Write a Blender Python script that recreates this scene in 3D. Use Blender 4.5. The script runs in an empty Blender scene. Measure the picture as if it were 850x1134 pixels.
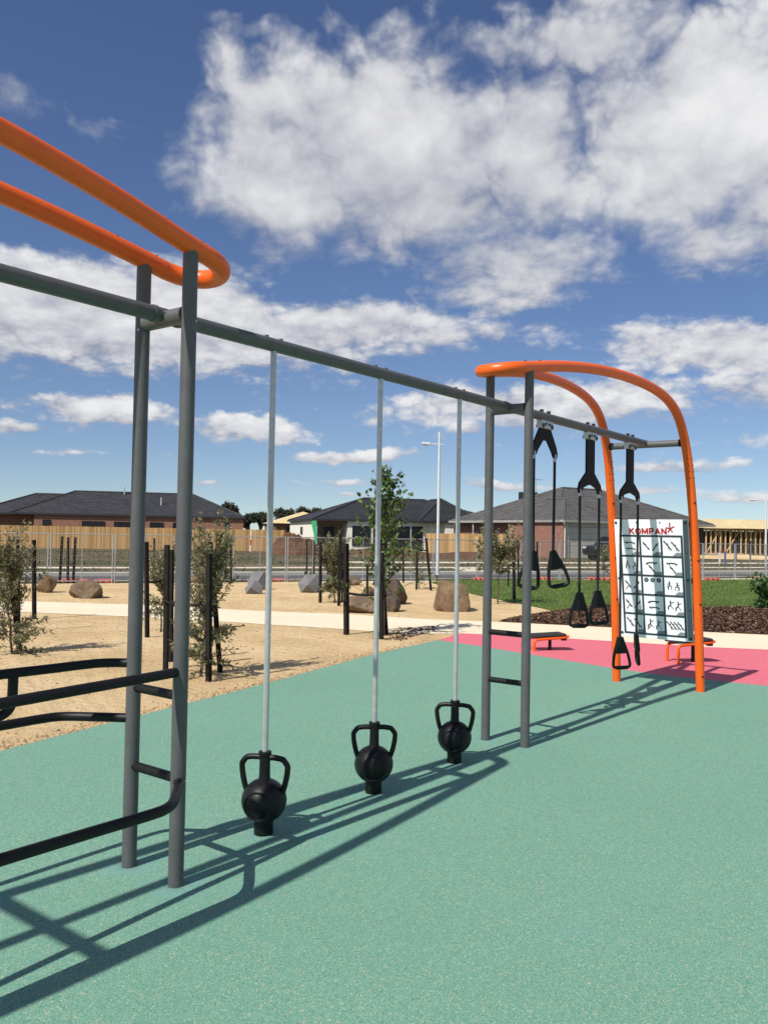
import bpy, bmesh, math, random
import numpy as np
from mathutils import Vector, Matrix, Euler

R = math.radians
random.seed(7)
rng = np.random.default_rng(11)
scene = bpy.context.scene
COL = scene.collection

# ------------------------------------------------------------------ camera
F, PITCH, ROLL, YAW = 929.34, 0.027019, 0.017568, 0.657099
CAM = Vector((-2.31224, -3.01810, 1.5))
fw = Vector((math.cos(PITCH)*math.cos(YAW), math.cos(PITCH)*math.sin(YAW), math.sin(PITCH)))
r0 = Vector((math.sin(YAW), -math.cos(YAW), 0))
u0 = r0.cross(fw)
rt = math.cos(ROLL)*r0 + math.sin(ROLL)*u0
up = -math.sin(ROLL)*r0 + math.cos(ROLL)*u0
fh = Vector((math.cos(YAW), math.sin(YAW), 0))
cam = bpy.data.cameras.new('camera')
co = bpy.data.objects.new('camera', cam); COL.objects.link(co)
m = Matrix.Identity(4)
for i in range(3):
    m[i][0] = rt[i]; m[i][1] = up[i]; m[i][2] = -fw[i]; m[i][3] = CAM[i]
co.matrix_world = m
cam.sensor_fit = 'HORIZONTAL'; cam.sensor_width = 36; cam.lens = F/850*36
cam.clip_start = 0.05; cam.clip_end = 8000
scene.camera = co

def ray(u, v):
    return fw + rt*((u-425)/F) - up*((v-567)/F)
def G(u, v, z=0.0):                      # survey point on the ground
    d = ray(u, v); return CAM + d*((z-CAM.z)/d.z)
def at(u, v, dep):
    return CAM + ray(u, v)*dep
def dep(P): return (Vector(P)-CAM).dot(fw)
def CF(lat, d, z=0.0):
    p = CAM + r0*lat + fh*d; p.z = z; return p
ST = Vector((.883, -.469, 0)); SN = Vector((.469, .883, 0))   # street direction / normal
def SP(s, n, z=0.0):
    p = ST*s + SN*n; p.z = z; return p

# ------------------------------------------------------------------ materials
class NT:
    def __init__(self, name):
        self.m = bpy.data.materials.new(name); self.m.use_nodes = True
        self.t = self.m.node_tree; self.n = self.t.nodes; self.l = self.t.links
        self.b = self.n['Principled BSDF']
    def new(self, t, **kw):
        n = self.n.new(t)
        for k, v in kw.items(): setattr(n, k, v)
        return n
    def link(self, a, b): self.l.new(a, b)
def setin(n, **kw):
    for k, v in kw.items(): n.inputs[k.replace('_', ' ')].default_value = v
def c4(c): return (c[0], c[1], c[2], 1)

def plain(name, col, rough=.5, metal=0, spec=.5, var=.12, vscale=6, bump=0, bscale=80, coat=0):
    t = NT(name)
    tc = t.new('ShaderNodeTexCoord')
    nz = t.new('ShaderNodeTexNoise'); setin(nz, Scale=vscale, Detail=5, Roughness=.6)
    t.link(tc.outputs['Object'], nz.inputs['Vector'])
    rp = t.new('ShaderNodeValToRGB')
    rp.color_ramp.elements[0].position = .3; rp.color_ramp.elements[1].position = .7
    rp.color_ramp.elements[0].color = c4([x*(1-var) for x in col]); rp.color_ramp.elements[1].color = c4([min(1, x*(1+var)) for x in col])
    t.link(nz.outputs['Fac'], rp.inputs['Fac']); t.link(rp.outputs['Color'], t.b.inputs['Base Color'])
    mr = t.new('ShaderNodeMapRange'); setin(mr, To_Min=max(0, rough-.08), To_Max=min(1, rough+.1))
    n2 = t.new('ShaderNodeTexNoise'); setin(n2, Scale=vscale*4, Detail=4)
    t.link(tc.outputs['Object'], n2.inputs['Vector'])
    t.link(n2.outputs['Fac'], mr.inputs['Value']); t.link(mr.outputs['Result'], t.b.inputs['Roughness'])
    t.b.inputs['Metallic'].default_value = metal
    t.b.inputs['Specular IOR Level'].default_value = spec
    t.b.inputs['Coat Weight'].default_value = coat
    if bump:
        n3 = t.new('ShaderNodeTexNoise'); setin(n3, Scale=bscale, Detail=6, Roughness=.65)
        t.link(tc.outputs['Object'], n3.inputs['Vector'])
        bp = t.new('ShaderNodeBump'); setin(bp, Strength=1.0, Distance=bump)
        t.link(n3.outputs['Fac'], bp.inputs['Height']); t.link(bp.outputs['Normal'], t.b.inputs['Normal'])
    return t.m

def ramp(t, fac, stops, interp='LINEAR'):
    r = t.new('ShaderNodeValToRGB'); cr = r.color_ramp; cr.interpolation = interp
    while len(cr.elements) < len(stops): cr.elements.new(.5)
    for e, (p, c) in zip(cr.elements, stops): e.position = p; e.color = c4(c)
    t.link(fac, r.inputs['Fac']); return r.outputs['Color']
def noise(t, vec, scale, detail=5, rough=.6, dist=0):
    n = t.new('ShaderNodeTexNoise'); setin(n, Scale=scale, Detail=detail, Roughness=rough, Distortion=dist)
    t.link(vec, n.inputs['Vector']); return n.outputs['Fac']
def mix(t, fac, a, b, mode='MIX'):
    n = t.new('ShaderNodeMix', data_type='RGBA', blend_type=mode)
    if isinstance(fac, (int, float)): n.inputs['Factor'].default_value = fac
    else: t.link(fac, n.inputs['Factor'])
    for s, x in (('A', a), ('B', b)):
        i = [k for k in n.inputs if k.name == s and k.type == 'RGBA'][0]
        if isinstance(x, (tuple, list)): i.default_value = c4(x)
        else: t.link(x, i)
    return [k for k in n.outputs if k.type == 'RGBA'][0]
def maprange(t, v, a, b, c=0, d=1):
    n = t.new('ShaderNodeMapRange'); setin(n, From_Min=a, From_Max=b, To_Min=c, To_Max=d)
    t.link(v, n.inputs['Value']); return n.outputs['Result']

def rubber(name, tones, smudge, patch=()):
    t = NT(name); tc = t.new('ShaderNodeTexCoord'); o = tc.outputs['Object']
    def granules(scale):
        v = t.new('ShaderNodeTexVoronoi'); setin(v, Scale=scale, Randomness=1.0)
        t.link(o, v.inputs['Vector'])
        s = t.new('ShaderNodeSeparateColor'); t.link(v.outputs['Color'], s.inputs['Color'])
        return v, s.outputs['Red']
    v, red = granules(370)
    c = ramp(t, red, tones, 'CONSTANT')
    v2, red2 = granules(190)
    c = mix(t, maprange(t, red2, .93, .95), c, tones[-1][1])
    big = noise(t, o, .55, 6, .6)
    c = mix(t, maprange(t, big, .35, .7, 0, .25), c, [x*.82 for x in tones[2][1]])
    mid = noise(t, o, 7, 5, .7)
    c = mix(t, maprange(t, mid, .5, .85, 0, .22), c, [min(1, x*1.25) for x in tones[2][1]])
    sm = noise(t, o, 1.6, 3, .5)
    c = mix(t, maprange(t, sm, .55, .80, 0, .22), c, smudge)
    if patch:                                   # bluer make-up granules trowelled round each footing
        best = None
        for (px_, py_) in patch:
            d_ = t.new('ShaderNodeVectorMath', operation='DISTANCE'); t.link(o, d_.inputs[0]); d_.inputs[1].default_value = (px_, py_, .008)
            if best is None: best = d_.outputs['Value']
            else:
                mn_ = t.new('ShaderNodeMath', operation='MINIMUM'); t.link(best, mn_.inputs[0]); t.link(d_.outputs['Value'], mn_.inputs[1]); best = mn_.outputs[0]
        wv = noise(t, o, 9, 5, .7)
        a_ = t.new('ShaderNodeMath', operation='MULTIPLY_ADD'); t.link(wv, a_.inputs[0]); a_.inputs[1].default_value = .34; t.link(best, a_.inputs[2])
        c = mix(t, maprange(t, a_.outputs[0], .20, .34, .32, 0), c, (.16, .34, .38))
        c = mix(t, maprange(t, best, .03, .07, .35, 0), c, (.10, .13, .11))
    # pale scuffs of dried sand
    sc = noise(t, o, 5, 8, .75, .6)
    c = mix(t, maprange(t, sc, .67, .8, 0, .4), c, (.55, .52, .42))
    t.link(c, t.b.inputs['Base Color']); t.b.inputs['Roughness'].default_value = .85
    t.b.inputs['Specular IOR Level'].default_value = .25
    bp = t.new('ShaderNodeBump'); setin(bp, Strength=.55, Distance=.003)
    t.link(v.outputs['Distance'], bp.inputs['Height']); bp.invert = True
    t.link(bp.outputs['Normal'], t.b.inputs['Normal'])
    return t.m

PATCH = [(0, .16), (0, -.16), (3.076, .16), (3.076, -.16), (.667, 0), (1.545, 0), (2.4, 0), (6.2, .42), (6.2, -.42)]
TEAL = rubber('teal_granules', [(0, (0.065, 0.165, 0.115)), (.10, (0.111, 0.261, 0.185)), (.28, (0.144, 0.317, 0.228)), (.50, (0.171, 0.349, 0.256)), (.72, (0.198, 0.377, 0.280)), (.88, (0.243, 0.426, 0.321)), (.975, (0.407, 0.426, 0.299))], (0.139, 0.331, 0.329), PATCH)
PINK = rubber('pink_granules', [(0, (.40, .06, .085)), (.12, (.60, .115, .15)), (.35, (.69, .14, .185)), (.7, (.74, .19, .235)), (.97, (.80, .34, .36))], (.68, .17, .2))

def soil(name, tones, bump=.03, fine=40, coarse=.7):
    t = NT(name); o = t.new('ShaderNodeTexCoord').outputs['Object']
    a = noise(t, o, coarse, 8, .62)
    c = ramp(t, a, tones)
    b = noise(t, o, fine, 6, .75)
    c = mix(t, maprange(t, b, .3, .75, 0, 1), mix(t, .24, c, (tones[0][1][0]*.55, tones[0][1][1]*.55, tones[0][1][2]*.5)), c)
    st = noise(t, o, fine*3.5, 3, .6)
    c = mix(t, maprange(t, st, .68, .74, 0, .6), c, (.16, .11, .07))
    t.link(c, t.b.inputs['Base Color']); t.b.inputs['Roughness'].default_value = .95
    t.b.inputs['Specular IOR Level'].default_value = .1
    h1 = noise(t, o, 5, 8, .7); h2 = noise(t, o, 1.3, 4, .5)
    ad = t.new('ShaderNodeMath', operation='MULTIPLY_ADD'); t.link(h2, ad.inputs[0]); ad.inputs[1].default_value = 1.6; t.link(h1, ad.inputs[2])
    bp = t.new('ShaderNodeBump'); setin(bp, Strength=.8, Distance=bump)
    t.link(ad.outputs[0], bp.inputs['Height']); t.link(bp.outputs['Normal'], t.b.inputs['Normal'])
    return t.m
SAND = soil('sandy_soil', [(.3, (.56, .39, .205)), (.5, (.69, .505, .275)), (.7, (.76, .58, .34))], .11)
GRAVEL = soil('pale_gravel', [(.3, (.74, .63, .445)), (.6, (.80, .70, .52))], .008, 70, .5)
DIRT = soil('dry_verge', [(.36, (.06, .075, .03)), (.46, (.105, .09, .048)), (.56, (.15, .115, .07)), (.72, (.23, .18, .11))], .08, 12, .22)
REDDIRT = soil('red_dirt', [(.3, (.105, .055, .033)), (.7, (.17, .09, .052))], .15, 9, 1.2)
MULCH_G = soil('mulch_ground', [(.3, (.045, .026, .017)), (.7, (.11, .062, .04))], .05, 60, 5)
ASPHALT = soil('asphalt', [(.3, (.085, .085, .088)), (.7, (.125, .125, .125))], .004, 90, .6)
CONC = soil('kerb_concrete', [(.3, (.40, .38, .33)), (.7, (.52, .50, .44))], .004, 60, .8)
CONCW = soil('footpath_concrete', [(.3, (.64, .55, .41)), (.7, (.72, .63, .48))], .004, 60, .8)

def grass_mat():
    t = NT('lawn_turf'); o = t.new('ShaderNodeTexCoord').outputs['Object']
    mp = t.new('ShaderNodeMapping'); mp.inputs['Rotation'].default_value = (0, 0, R(28)); mp.inputs['Scale'].default_value = (.25, 1.9, 1)
    t.link(o, mp.inputs['Vector'])
    a = noise(t, mp.outputs['Vector'], 1.1, 5, .6)
    c = ramp(t, a, [(.32, (.075, .125, .025)), (.5, (.115, .175, .036)), (.68, (.165, .215, .055))])
    f = noise(t, o, 45, 4, .7)
    c = mix(t, maprange(t, f, .35, .7), mix(t, .5, c, (.03, .06, .012)), c)
    t.link(c, t.b.inputs['Base Color']); t.b.inputs['Roughness'].default_value = .8; t.b.inputs['Specular IOR Level'].default_value = .15
    bp = t.new('ShaderNodeBump'); setin(bp, Strength=.8, Distance=.03); t.link(f, bp.inputs['Height']); t.link(bp.outputs['Normal'], t.b.inputs['Normal'])
    return t.m
TURF = grass_mat()

def island(name, stops, rough=.6, spec=.3, trans=0, bumpm=None):
    t = NT(name); g = t.new('ShaderNodeNewGeometry')
    c = ramp(t, g.outputs['Random Per Island'], stops)
    t.link(c, t.b.inputs['Base Color']); t.b.inputs['Roughness'].default_value = rough; t.b.inputs['Specular IOR Level'].default_value = spec
    if trans:
        tr = t.new('ShaderNodeBsdfTranslucent'); t.link(c, tr.inputs['Color'])
        ms = t.new('ShaderNodeMixShader'); ms.inputs['Fac'].default_value = trans
        t.link(t.b.outputs['BSDF'], ms.inputs[1]); t.link(tr.outputs['BSDF'], ms.inputs[2])
        t.link(ms.outputs['Shader'], t.n['Material Output'].inputs['Surface'])
    return t.m
OLIVE = island('olive_leaf', [(0, (.07, .08, .034)), (.3, (.145, .155, .07)), (.7, (.24, .235, .125)), (1, (.42, .38, .23))], .5, .4, .3)
PEAR = island('broad_leaf', [(0, (.035, .075, .018)), (.4, (.065, .125, .028)), (.8, (.12, .18, .045)), (1, (.22, .22, .08))], .45, .4, .25)
SHRUB = island('shrub_leaf', [(0, (.03, .075, .015)), (.5, (.06, .14, .03)), (1, (.13, .22, .06))], .4, .45, .2)
GUM = island('gum_leaf', [(0, (.02, .026, .014)), (.5, (.042, .05, .026)), (1, (.085, .085, .048))], .6, .3, .1)
CHIP = island('wood_chip', [(0, (.035, .02, .013)), (.5, (.095, .05, .032)), (.85, (.17, .095, .06)), (1, (.30, .20, .13))], .85, .2)
BLADE = island('grass_blade', [(0, (.07, .12, .024)), (.6, (.14, .20, .045)), (1, (.24, .27, .09))], .6, .25, .2)
WEED = island('weed_blade', [(0, (.035, .05, .018)), (.6, (.075, .075, .034)), (1, (.16, .135, .075))], .8, .15, .15)
CLOD = island('soil_clod', [(0, (.24, .16, .09)), (.5, (.40, .28, .165)), (1, (.52, .38, .24))], .95, .1)
PALING = island('paling_timber', [(0, (.30, .175, .07)), (.5, (.42, .255, .105)), (1, (.52, .33, .15))], .75, .2)
STUD = island('pine_stud', [(0, (.50, .33, .15)), (.5, (.64, .44, .21)), (1, (.74, .55, .30))], .7, .2)
BARK = plain('bark', (.10, .075, .05), .9, var=.35, vscale=30, bump=.004)

def brick(name, c1, c2, mort):
    t = NT(name); o = t.new('ShaderNodeTexCoord').outputs['Object']
    sp = t.new('ShaderNodeSeparateXYZ'); t.link(o, sp.inputs[0])
    ad = t.new('ShaderNodeMath', operation='ADD'); t.link(sp.outputs['X'], ad.inputs[0]); t.link(sp.outputs['Y'], ad.inputs[1])
    cb = t.new('ShaderNodeCombineXYZ'); t.link(ad.outputs[0], cb.inputs['X']); t.link(sp.outputs['Z'], cb.inputs['Y'])
    b = t.new('ShaderNodeTexBrick'); setin(b, Scale=1.0, Mortar_Size=.006, Brick_Width=.24, Row_Height=.086, Color1=c4(c1), Color2=c4(c2), Mortar=c4(mort), Bias=.1)
    t.link(cb.outputs[0], b.inputs['Vector'])
    nz = noise(t, o, .8, 6, .65)
    c = mix(t, maprange(t, nz, .35, .7, 0, .35), b.outputs['Color'], [x*.7 for x in c1])
    t.link(c, t.b.inputs['Base Color']); t.b.inputs['Roughness'].default_value = .9; t.b.inputs['Specular IOR Level'].default_value = .15
    bp = t.new('ShaderNodeBump'); setin(bp, Strength=.5, Distance=.01); t.link(b.outputs['Fac'], bp.inputs['Height']); bp.invert = True
    t.link(bp.outputs['Normal'], t.b.inputs['Normal']); return t.m
BRICK_A = brick('red_brown_brick', (.36, .18, .115), (.26, .125, .085), (.24, .18, .14))
BRICK_D = brick('brown_brick', (.34, .165, .118), (.24, .115, .086), (.25, .2, .16))

def tiles(name, col):
    t = NT(name); tc = t.new('ShaderNodeTexCoord'); o = tc.outputs['Object']
    sp = t.new('ShaderNodeSeparateXYZ'); t.link(o, sp.inputs[0])
    ad = t.new('ShaderNodeMath', operation='ADD'); t.link(sp.outputs['X'], ad.inputs[0]); t.link(sp.outputs['Y'], ad.inputs[1])
    cb = t.new('ShaderNodeCombineXYZ'); t.link(ad.outputs[0], cb.inputs['X']); t.link(sp.outputs['Z'], cb.inputs['Y'])
    b = t.new('ShaderNodeTexBrick'); setin(b, Scale=1.0, Mortar_Size=.02, Mortar_Smooth=.6, Brick_Width=.33, Row_Height=.15, Color1=c4(col), Color2=c4([x*.6 for x in col]), Mortar=c4([x*.25 for x in col]), Bias=0.0)
    t.link(cb.outputs[0], b.inputs['Vector'])
    nz = noise(t, o, 1.2, 5, .6)
    c = mix(t, maprange(t, nz, .35, .75, 0, .4), b.outputs['Color'], [x*1.35 for x in col])
    t.link(c, t.b.inputs['Base Color']); t.b.inputs['Roughness'].default_value = .6; t.b.inputs['Specular IOR Level'].default_value = .3
    bp = t.new('ShaderNodeBump'); setin(bp, Strength=.9, Distance=.05); t.link(b.outputs['Fac'], bp.inputs['Height']); bp.invert = True
    t.link(bp.outputs['Normal'], t.b.inputs['Normal']); return t.m
TILE_A = tiles('charcoal_roof_tile', (.050, .050, .053))
TILE_B = tiles('black_roof_tile', (.036, .037, .039))
TILE_D = tiles('grey_roof_tile', (.125, .118, .108))

ORANGE = plain('orange_powder_coat', (.78, .115, .006), .36, var=.06, vscale=9, spec=.5, bump=.0004, bscale=220)
STEEL_G = plain('grey_powder_coat', (.085, .088, .088), .48, var=.12, vscale=14, bump=.0005, bscale=260)
STEEL_B = plain('black_powder_coat', (.008, .008, .008), .46, var=.3, spec=.28, vscale=14, bump=.0004, bscale=260)
GALV = plain('galvanised_steel', (.50, .51, .51), .42, metal=.55, var=.12, vscale=25)
CROSS = plain('cross_tube_grey', (.10, .104, .104), .42, metal=0, var=.12, vscale=14)
CHROME = plain('bolt_steel', (.6, .6, .6), .25, metal=1, var=.05)
BOLTB = plain('black_bolt', (.012, .012, .013), .4, var=.1)
BLKRUB = plain('black_moulded_rubber', (.006, .006, .006), .42, var=.4, vscale=25, spec=.30, bump=.0006, bscale=180)
BLKDULL = plain('black_belt_rubber', (.006, .006, .006), .6, var=.25, vscale=20, spec=.2)
ROPE = plain('black_rope', (.012, .012, .013), .7, var=.2, vscale=90, bump=.002, bscale=300)
STAKE = plain('dark_stained_timber', (.016, .014, .013), .85, var=.45, vscale=18, spec=.2, bump=.003, bscale=60)
TIE = plain('black_tree_tie', (.012, .012, .012), .8, var=.2, spec=.2)
SIGNW = plain('sign_white', (.84, .85, .87), .35, var=.02, vscale=3)
SIGNG = plain('sign_grey', (.20, .22, .235), .4, var=.05)
SIGND = plain('sign_dark_line', (.028, .045, .06), .45, var=.05)
SIGNM = plain('sign_mid_grey', (.22, .235, .25), .45, var=.05)
INK = plain('sign_ink', (.035, .035, .035), .5, var=.05)
RED = plain('sign_red', (.42, .012, .015), .45, var=.05)
PADB = plain('black_pad', (.022, .021, .020), .75, var=.3, vscale=15, bump=.002, bscale=120)
CREAM = plain('cream_render', (.82, .78, .67), .85, var=.06, vscale=2, bump=.004, bscale=30)
BEIGE = plain('beige_render', (.54, .50, .41), .85, var=.08, vscale=2, bump=.004, bscale=30)
GDOOR = plain('garage_door_paint', (.52, .50, .41), .6, var=.06, vscale=2)
FASCIA = plain('dark_fascia', (.03, .03, .032), .5, var=.1)
FASCL = plain('pale_gutter', (.34, .33, .30), .5, var=.1)
BROWNT = plain('brown_timber', (.17, .085, .04), .7, var=.25)
WFRAME = plain('dark_window_frame', (.02, .02, .022), .5, var=.1)
PALEPIPE = plain('pale_pipe', (.55, .53, .47), .5, var=.08)
GLASS = plain('dark_glass', (.014, .016, .018), .14, var=.4, vscale=1.2, spec=.3)
OSB = plain('roof_sheathing', (.60, .47, .25), .8, var=.12, vscale=1.5)
WRAP = plain('pale_wall_wrap', (.48, .40, .29), .8, var=.2, vscale=.8)
DARKIN = plain('dark_interior', (.03, .026, .022), .9, var=.2)
GALVF = plain('fence_galvanised', (.40, .41, .41), .45, metal=.5, var=.15, vscale=10)
PINKB = plain('faded_red_plastic', (.62, .115, .095), .6, var=.2, vscale=8)
LAMPW = plain('lamp_post_paint', (.60, .62, .62), .45, var=.06)
PURPLE = plain('purple_paint', (.10, .06, .25), .6)
WHITE = plain('white_paint', (.74, .74, .72), .5, var=.06)
REDP = plain('red_paint', (.50, .03, .025), .5, var=.06)
GREENP = plain('green_sheet', (.04, .42, .16), .5, var=.15)
CARP = plain('car_paint_black', (.006, .006, .007), .28, var=.1, coat=.2, spec=.3)
TYRE = plain('tyre_rubber', (.012, .012, .012), .85)
RIM = plain('alloy_rim', (.35, .35, .36), .3, metal=.8)
LENS = plain('lamp_lens', (.5, .5, .5), .15)
def rock(name, stops, bump, scale):
    t = NT(name); o = t.new('ShaderNodeTexCoord').outputs['Object']
    a = noise(t, o, scale, 8, .68)
    c = ramp(t, a, stops)
    f = noise(t, o, scale*9, 5, .7)
    c = mix(t, maprange(t, f, .35, .65, 0, .55), c, [x*.5 for x in stops[0][1]])
    t.link(c, t.b.inputs['Base Color']); t.b.inputs['Roughness'].default_value = .92; t.b.inputs['Specular IOR Level'].default_value = .2
    bp = t.new('ShaderNodeBump'); setin(bp, Strength=1, Distance=bump); t.link(f, bp.inputs['Height']); t.link(bp.outputs['Normal'], t.b.inputs['Normal'])
    return t.m
ROCK = rock('basalt_boulder', [(.3, (.13, .095, .065)), (.5, (.23, .165, .105)), (.72, (.36, .27, .17))], .03, 3)
ROCKD = rock('dark_boulder', [(.3, (.075, .062, .052)), (.5, (.14, .108, .08)), (.72, (.25, .185, .125))], .03, 3)
ROCKR = rock('red_brown_boulder', [(.3, (.16, .10, .06)), (.5, (.27, .18, .105)), (.72, (.37, .26, .16))], .03, 4)
FACET = plain('grey_cast_concrete', (.165, .165, .165), .8, var=.15, vscale=3, bump=.004, bscale=50)

# ------------------------------------------------------------------ mesh builder
class MB:
    def __init__(self): self.v = []; self.f = []; self.s = []
    def add(self, vs, fs, smooth=False):
        k = len(self.v); self.v.extend([tuple(x) for x in vs]); self.f.extend([tuple(i+k for i in q) for q in fs]); self.s.extend([smooth]*len(fs)); return self
    def box(self, c, s, rot=None, bev=0):
        if bev:
            bm = bmesh.new(); bmesh.ops.create_cube(bm, size=1)
            for q in bm.verts: q.co = Vector((q.co.x*s[0], q.co.y*s[1], q.co.z*s[2]))
            bmesh.ops.bevel(bm, geom=bm.edges[:], offset=bev, segments=2, affect='EDGES', profile=.6)
            M = (rot.to_matrix() if rot else Matrix.Identity(3))
            bm.verts.index_update()
            self.add([M @ q.co + Vector(c) for q in bm.verts], [[q.index for q in f.verts] for f in bm.faces], False); bm.free(); return self
        M = (rot.to_matrix() if rot else Matrix.Identity(3)); h = [x/2 for x in s]
        vs = [M @ Vector((sx*h[0], sy*h[1], sz*h[2])) + Vector(c) for sx in (-1, 1) for sy in (-1, 1) for sz in (-1, 1)]
        return self.add(vs, [(0, 1, 3, 2), (4, 6, 7, 5), (0, 4, 5, 1), (2, 3, 7, 6), (0, 2, 6, 4), (1, 5, 7, 3)])
    def bar(self, a, b, w, h=None):
        a = Vector(a); b = Vector(b); d = b-a; L = d.length
        q = d.to_track_quat('Z', 'Y'); h = h or w
        return self.box((a+b)/2, (w, h, L), q.to_euler())
    def tube(self, pts, r, n=16, cap=True, closed=False):
        P = [Vector(p) for p in pts]; N = len(P); rr = r if isinstance(r, (list, tuple)) else [r]*N
        tang = []
        for i in range(N):
            if closed: d = P[(i+1) % N]-P[i-1]
            else: d = P[min(i+1, N-1)]-P[max(i-1, 0)]
            tang.append(d.normalized())
        ref = Vector((0, 0, 1)) if abs(tang[0].z) < .9 else Vector((1, 0, 0))
        nx = tang[0].cross(ref).normalized(); vs = []
        for i in range(N):
            nx = (nx - tang[i]*nx.dot(tang[i])).normalized(); ny = tang[i].cross(nx)
            for k in range(n):
                a = 2*math.pi*k/n; vs.append(P[i] + (nx*math.cos(a)+ny*math.sin(a))*rr[i])
        fs = []
        for i in range(N if closed else N-1):
            j = (i+1) % N
            for k in range(n): fs.append((i*n+k, i*n+(k+1) % n, j*n+(k+1) % n, j*n+k))
        base = len(self.v); self.add(vs, fs, True)
        if cap and not closed:
            self.f.append(tuple(base+k for k in reversed(range(n)))); self.s.append(False)
            self.f.append(tuple(base+(N-1)*n+k for k in range(n))); self.s.append(False)
        return self
    def lathe(self, prof, n=28, c=(0, 0, 0)):
        vs = []; fs = []
        for (r, z) in prof:
            for k in range(n):
                a = 2*math.pi*k/n; vs.append((c[0]+r*math.cos(a), c[1]+r*math.sin(a), c[2]+z))
        for i in range(len(prof)-1):
            for k in range(n): fs.append((i*n+k, i*n+(k+1) % n, (i+1)*n+(k+1) % n, (i+1)*n+k))
        return self.add(vs, fs, True)
    def prism(self, poly, a, b, M=None):          # poly in local xz, extruded along local y from a to b
        n = len(poly); M = M or Matrix.Identity(4)
        vs = [M @ Vector((x, a, z)) for x, z in poly] + [M @ Vector((x, b, z)) for x, z in poly]
        fs = [tuple(range(n)), tuple(reversed(range(n, 2*n)))] + [(i, i+n, (i+1) % n + n, (i+1) % n) for i in range(n)]
        return self.add(vs, fs)
    def sheet(self, pts, z=0):
        return self.add([(p[0], p[1], z) for p in pts], [tuple(range(len(pts)))])
    def build(self, name, mat, parent=None, loc=None, angle=40, fix=False):
        me = bpy.data.meshes.new(name)
        vs = self.v
        if loc is not None: vs = [(x-loc[0], y-loc[1], z-loc[2]) for x, y, z in vs]
        me.from_pydata(vs, [], self.f); me.polygons.foreach_set('use_smooth', self.s)
        if fix:
            bm = bmesh.new(); bm.from_mesh(me); bmesh.ops.recalc_face_normals(bm, faces=bm.faces); bm.to_mesh(me); bm.free()
        me.materials.append(mat); me.update()
        if any(self.s): me.set_sharp_from_angle(angle=R(angle))
        o = bpy.data.objects.new(name, me); COL.objects.link(o)
        if parent is not None: o.parent = parent
        if loc is not None: o.location = loc
        return o
def npmesh(name, V, Q, mat, parent=None, loc=None):
    me = bpy.data.meshes.new(name); me.from_pydata(V.tolist(), [], Q.tolist()); me.materials.append(mat); me.update()
    o = bpy.data.objects.new(name, me); COL.objects.link(o)
    if parent is not None: o.parent = parent
    if loc is not None: o.location = loc
    return o
def tag(o, label, cat, group=None):
    o['label'] = label; o['category'] = cat
    if group: o['group'] = group
    return o
def thing(name, label, cat, loc=(0, 0, 0), rz=0, group=None):
    o = bpy.data.objects.new(name, None); COL.objects.link(o); o.empty_display_size = .2
    o.location = loc; o.rotation_euler = (0, 0, rz); return tag(o, label, cat, group)
def struct(o): o['kind'] = 'structure'; return o
def stuff(o): o['kind'] = 'stuff'; return o
def copy_tree(o, parent=None):
    c = o.copy(); COL.objects.link(c)
    if parent is not None: c.parent = parent
    for ch in list(o.children): copy_tree(ch, c)
    return c
def smoothpath(pts, it=2):
    P = [Vector(p) for p in pts]
    for _ in range(it):
        Q = [P[0]]
        for a, b in zip(P[:-1], P[1:]): Q += [a*.75+b*.25, a*.25+b*.75]
        Q.append(P[-1]); P = Q
    return P

# ------------------------------------------------------------------ the ground
def gp(l): return [G(*p) for p in l]
mb = MB().sheet([(4000*math.cos(2*math.pi*k/48), 4000*math.sin(2*math.pi*k/48)) for k in range(48)], -.15)
struct(mb.build('terrain', DIRT))
struct(MB().sheet([SP(-60, -60), SP(90, -60), SP(90, 21.0), SP(-60, 21.0)], 0).build('sandy_ground', SAND))
struct(MB().sheet([SP(-60, 21.0), SP(90, 21.0), SP(90, 22.25), SP(-60, 22.25)], 0).build('near_verge', DIRT))
kb = MB()
for n in (22.325, 26.875): kb.box(SP(15, n, -.075), (160, .15, .156), Euler((0, 0, math.atan2(ST.y, ST.x))))
struct(kb.build('kerb', CONC))
struct(MB().sheet([SP(-65, 22.4), SP(95, 22.4), SP(95, 26.8), SP(-65, 26.8)], -.11).build('road', ASPHALT))
struct(MB().sheet([SP(-300, 26.95), SP(400, 26.95), SP(400, 500), SP(-300, 500)], 0).build('far_verge', DIRT))
struct(MB().sheet([SP(-65, 26.95), SP(95, 26.95), SP(95, 27.6), SP(-65, 27.6)], .004).build('gutter_strip', CONC))
struct(MB().sheet([SP(-65, 30.3), SP(95, 30.3), SP(95, 31.6), SP(-65, 31.6)], .008).build('footpath', CONCW))
struct(MB().sheet([SP(16, 36.5), SP(95, 36.5), SP(95, 38.6), SP(16, 38.6)], .008).build('second_footpath', CONCW))
dr = MB()
for a, b in ((-4.2, -1.2), (3.5, 6.0), (17.4, 21.0), (26.0, 30.0)):
    dr.sheet([SP(a, 27.62), SP(b, 27.62), SP(b-.6, 30.28), SP(a+.9, 30.28)], .004)
struct(dr.build('driveway', CONCW))
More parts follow.
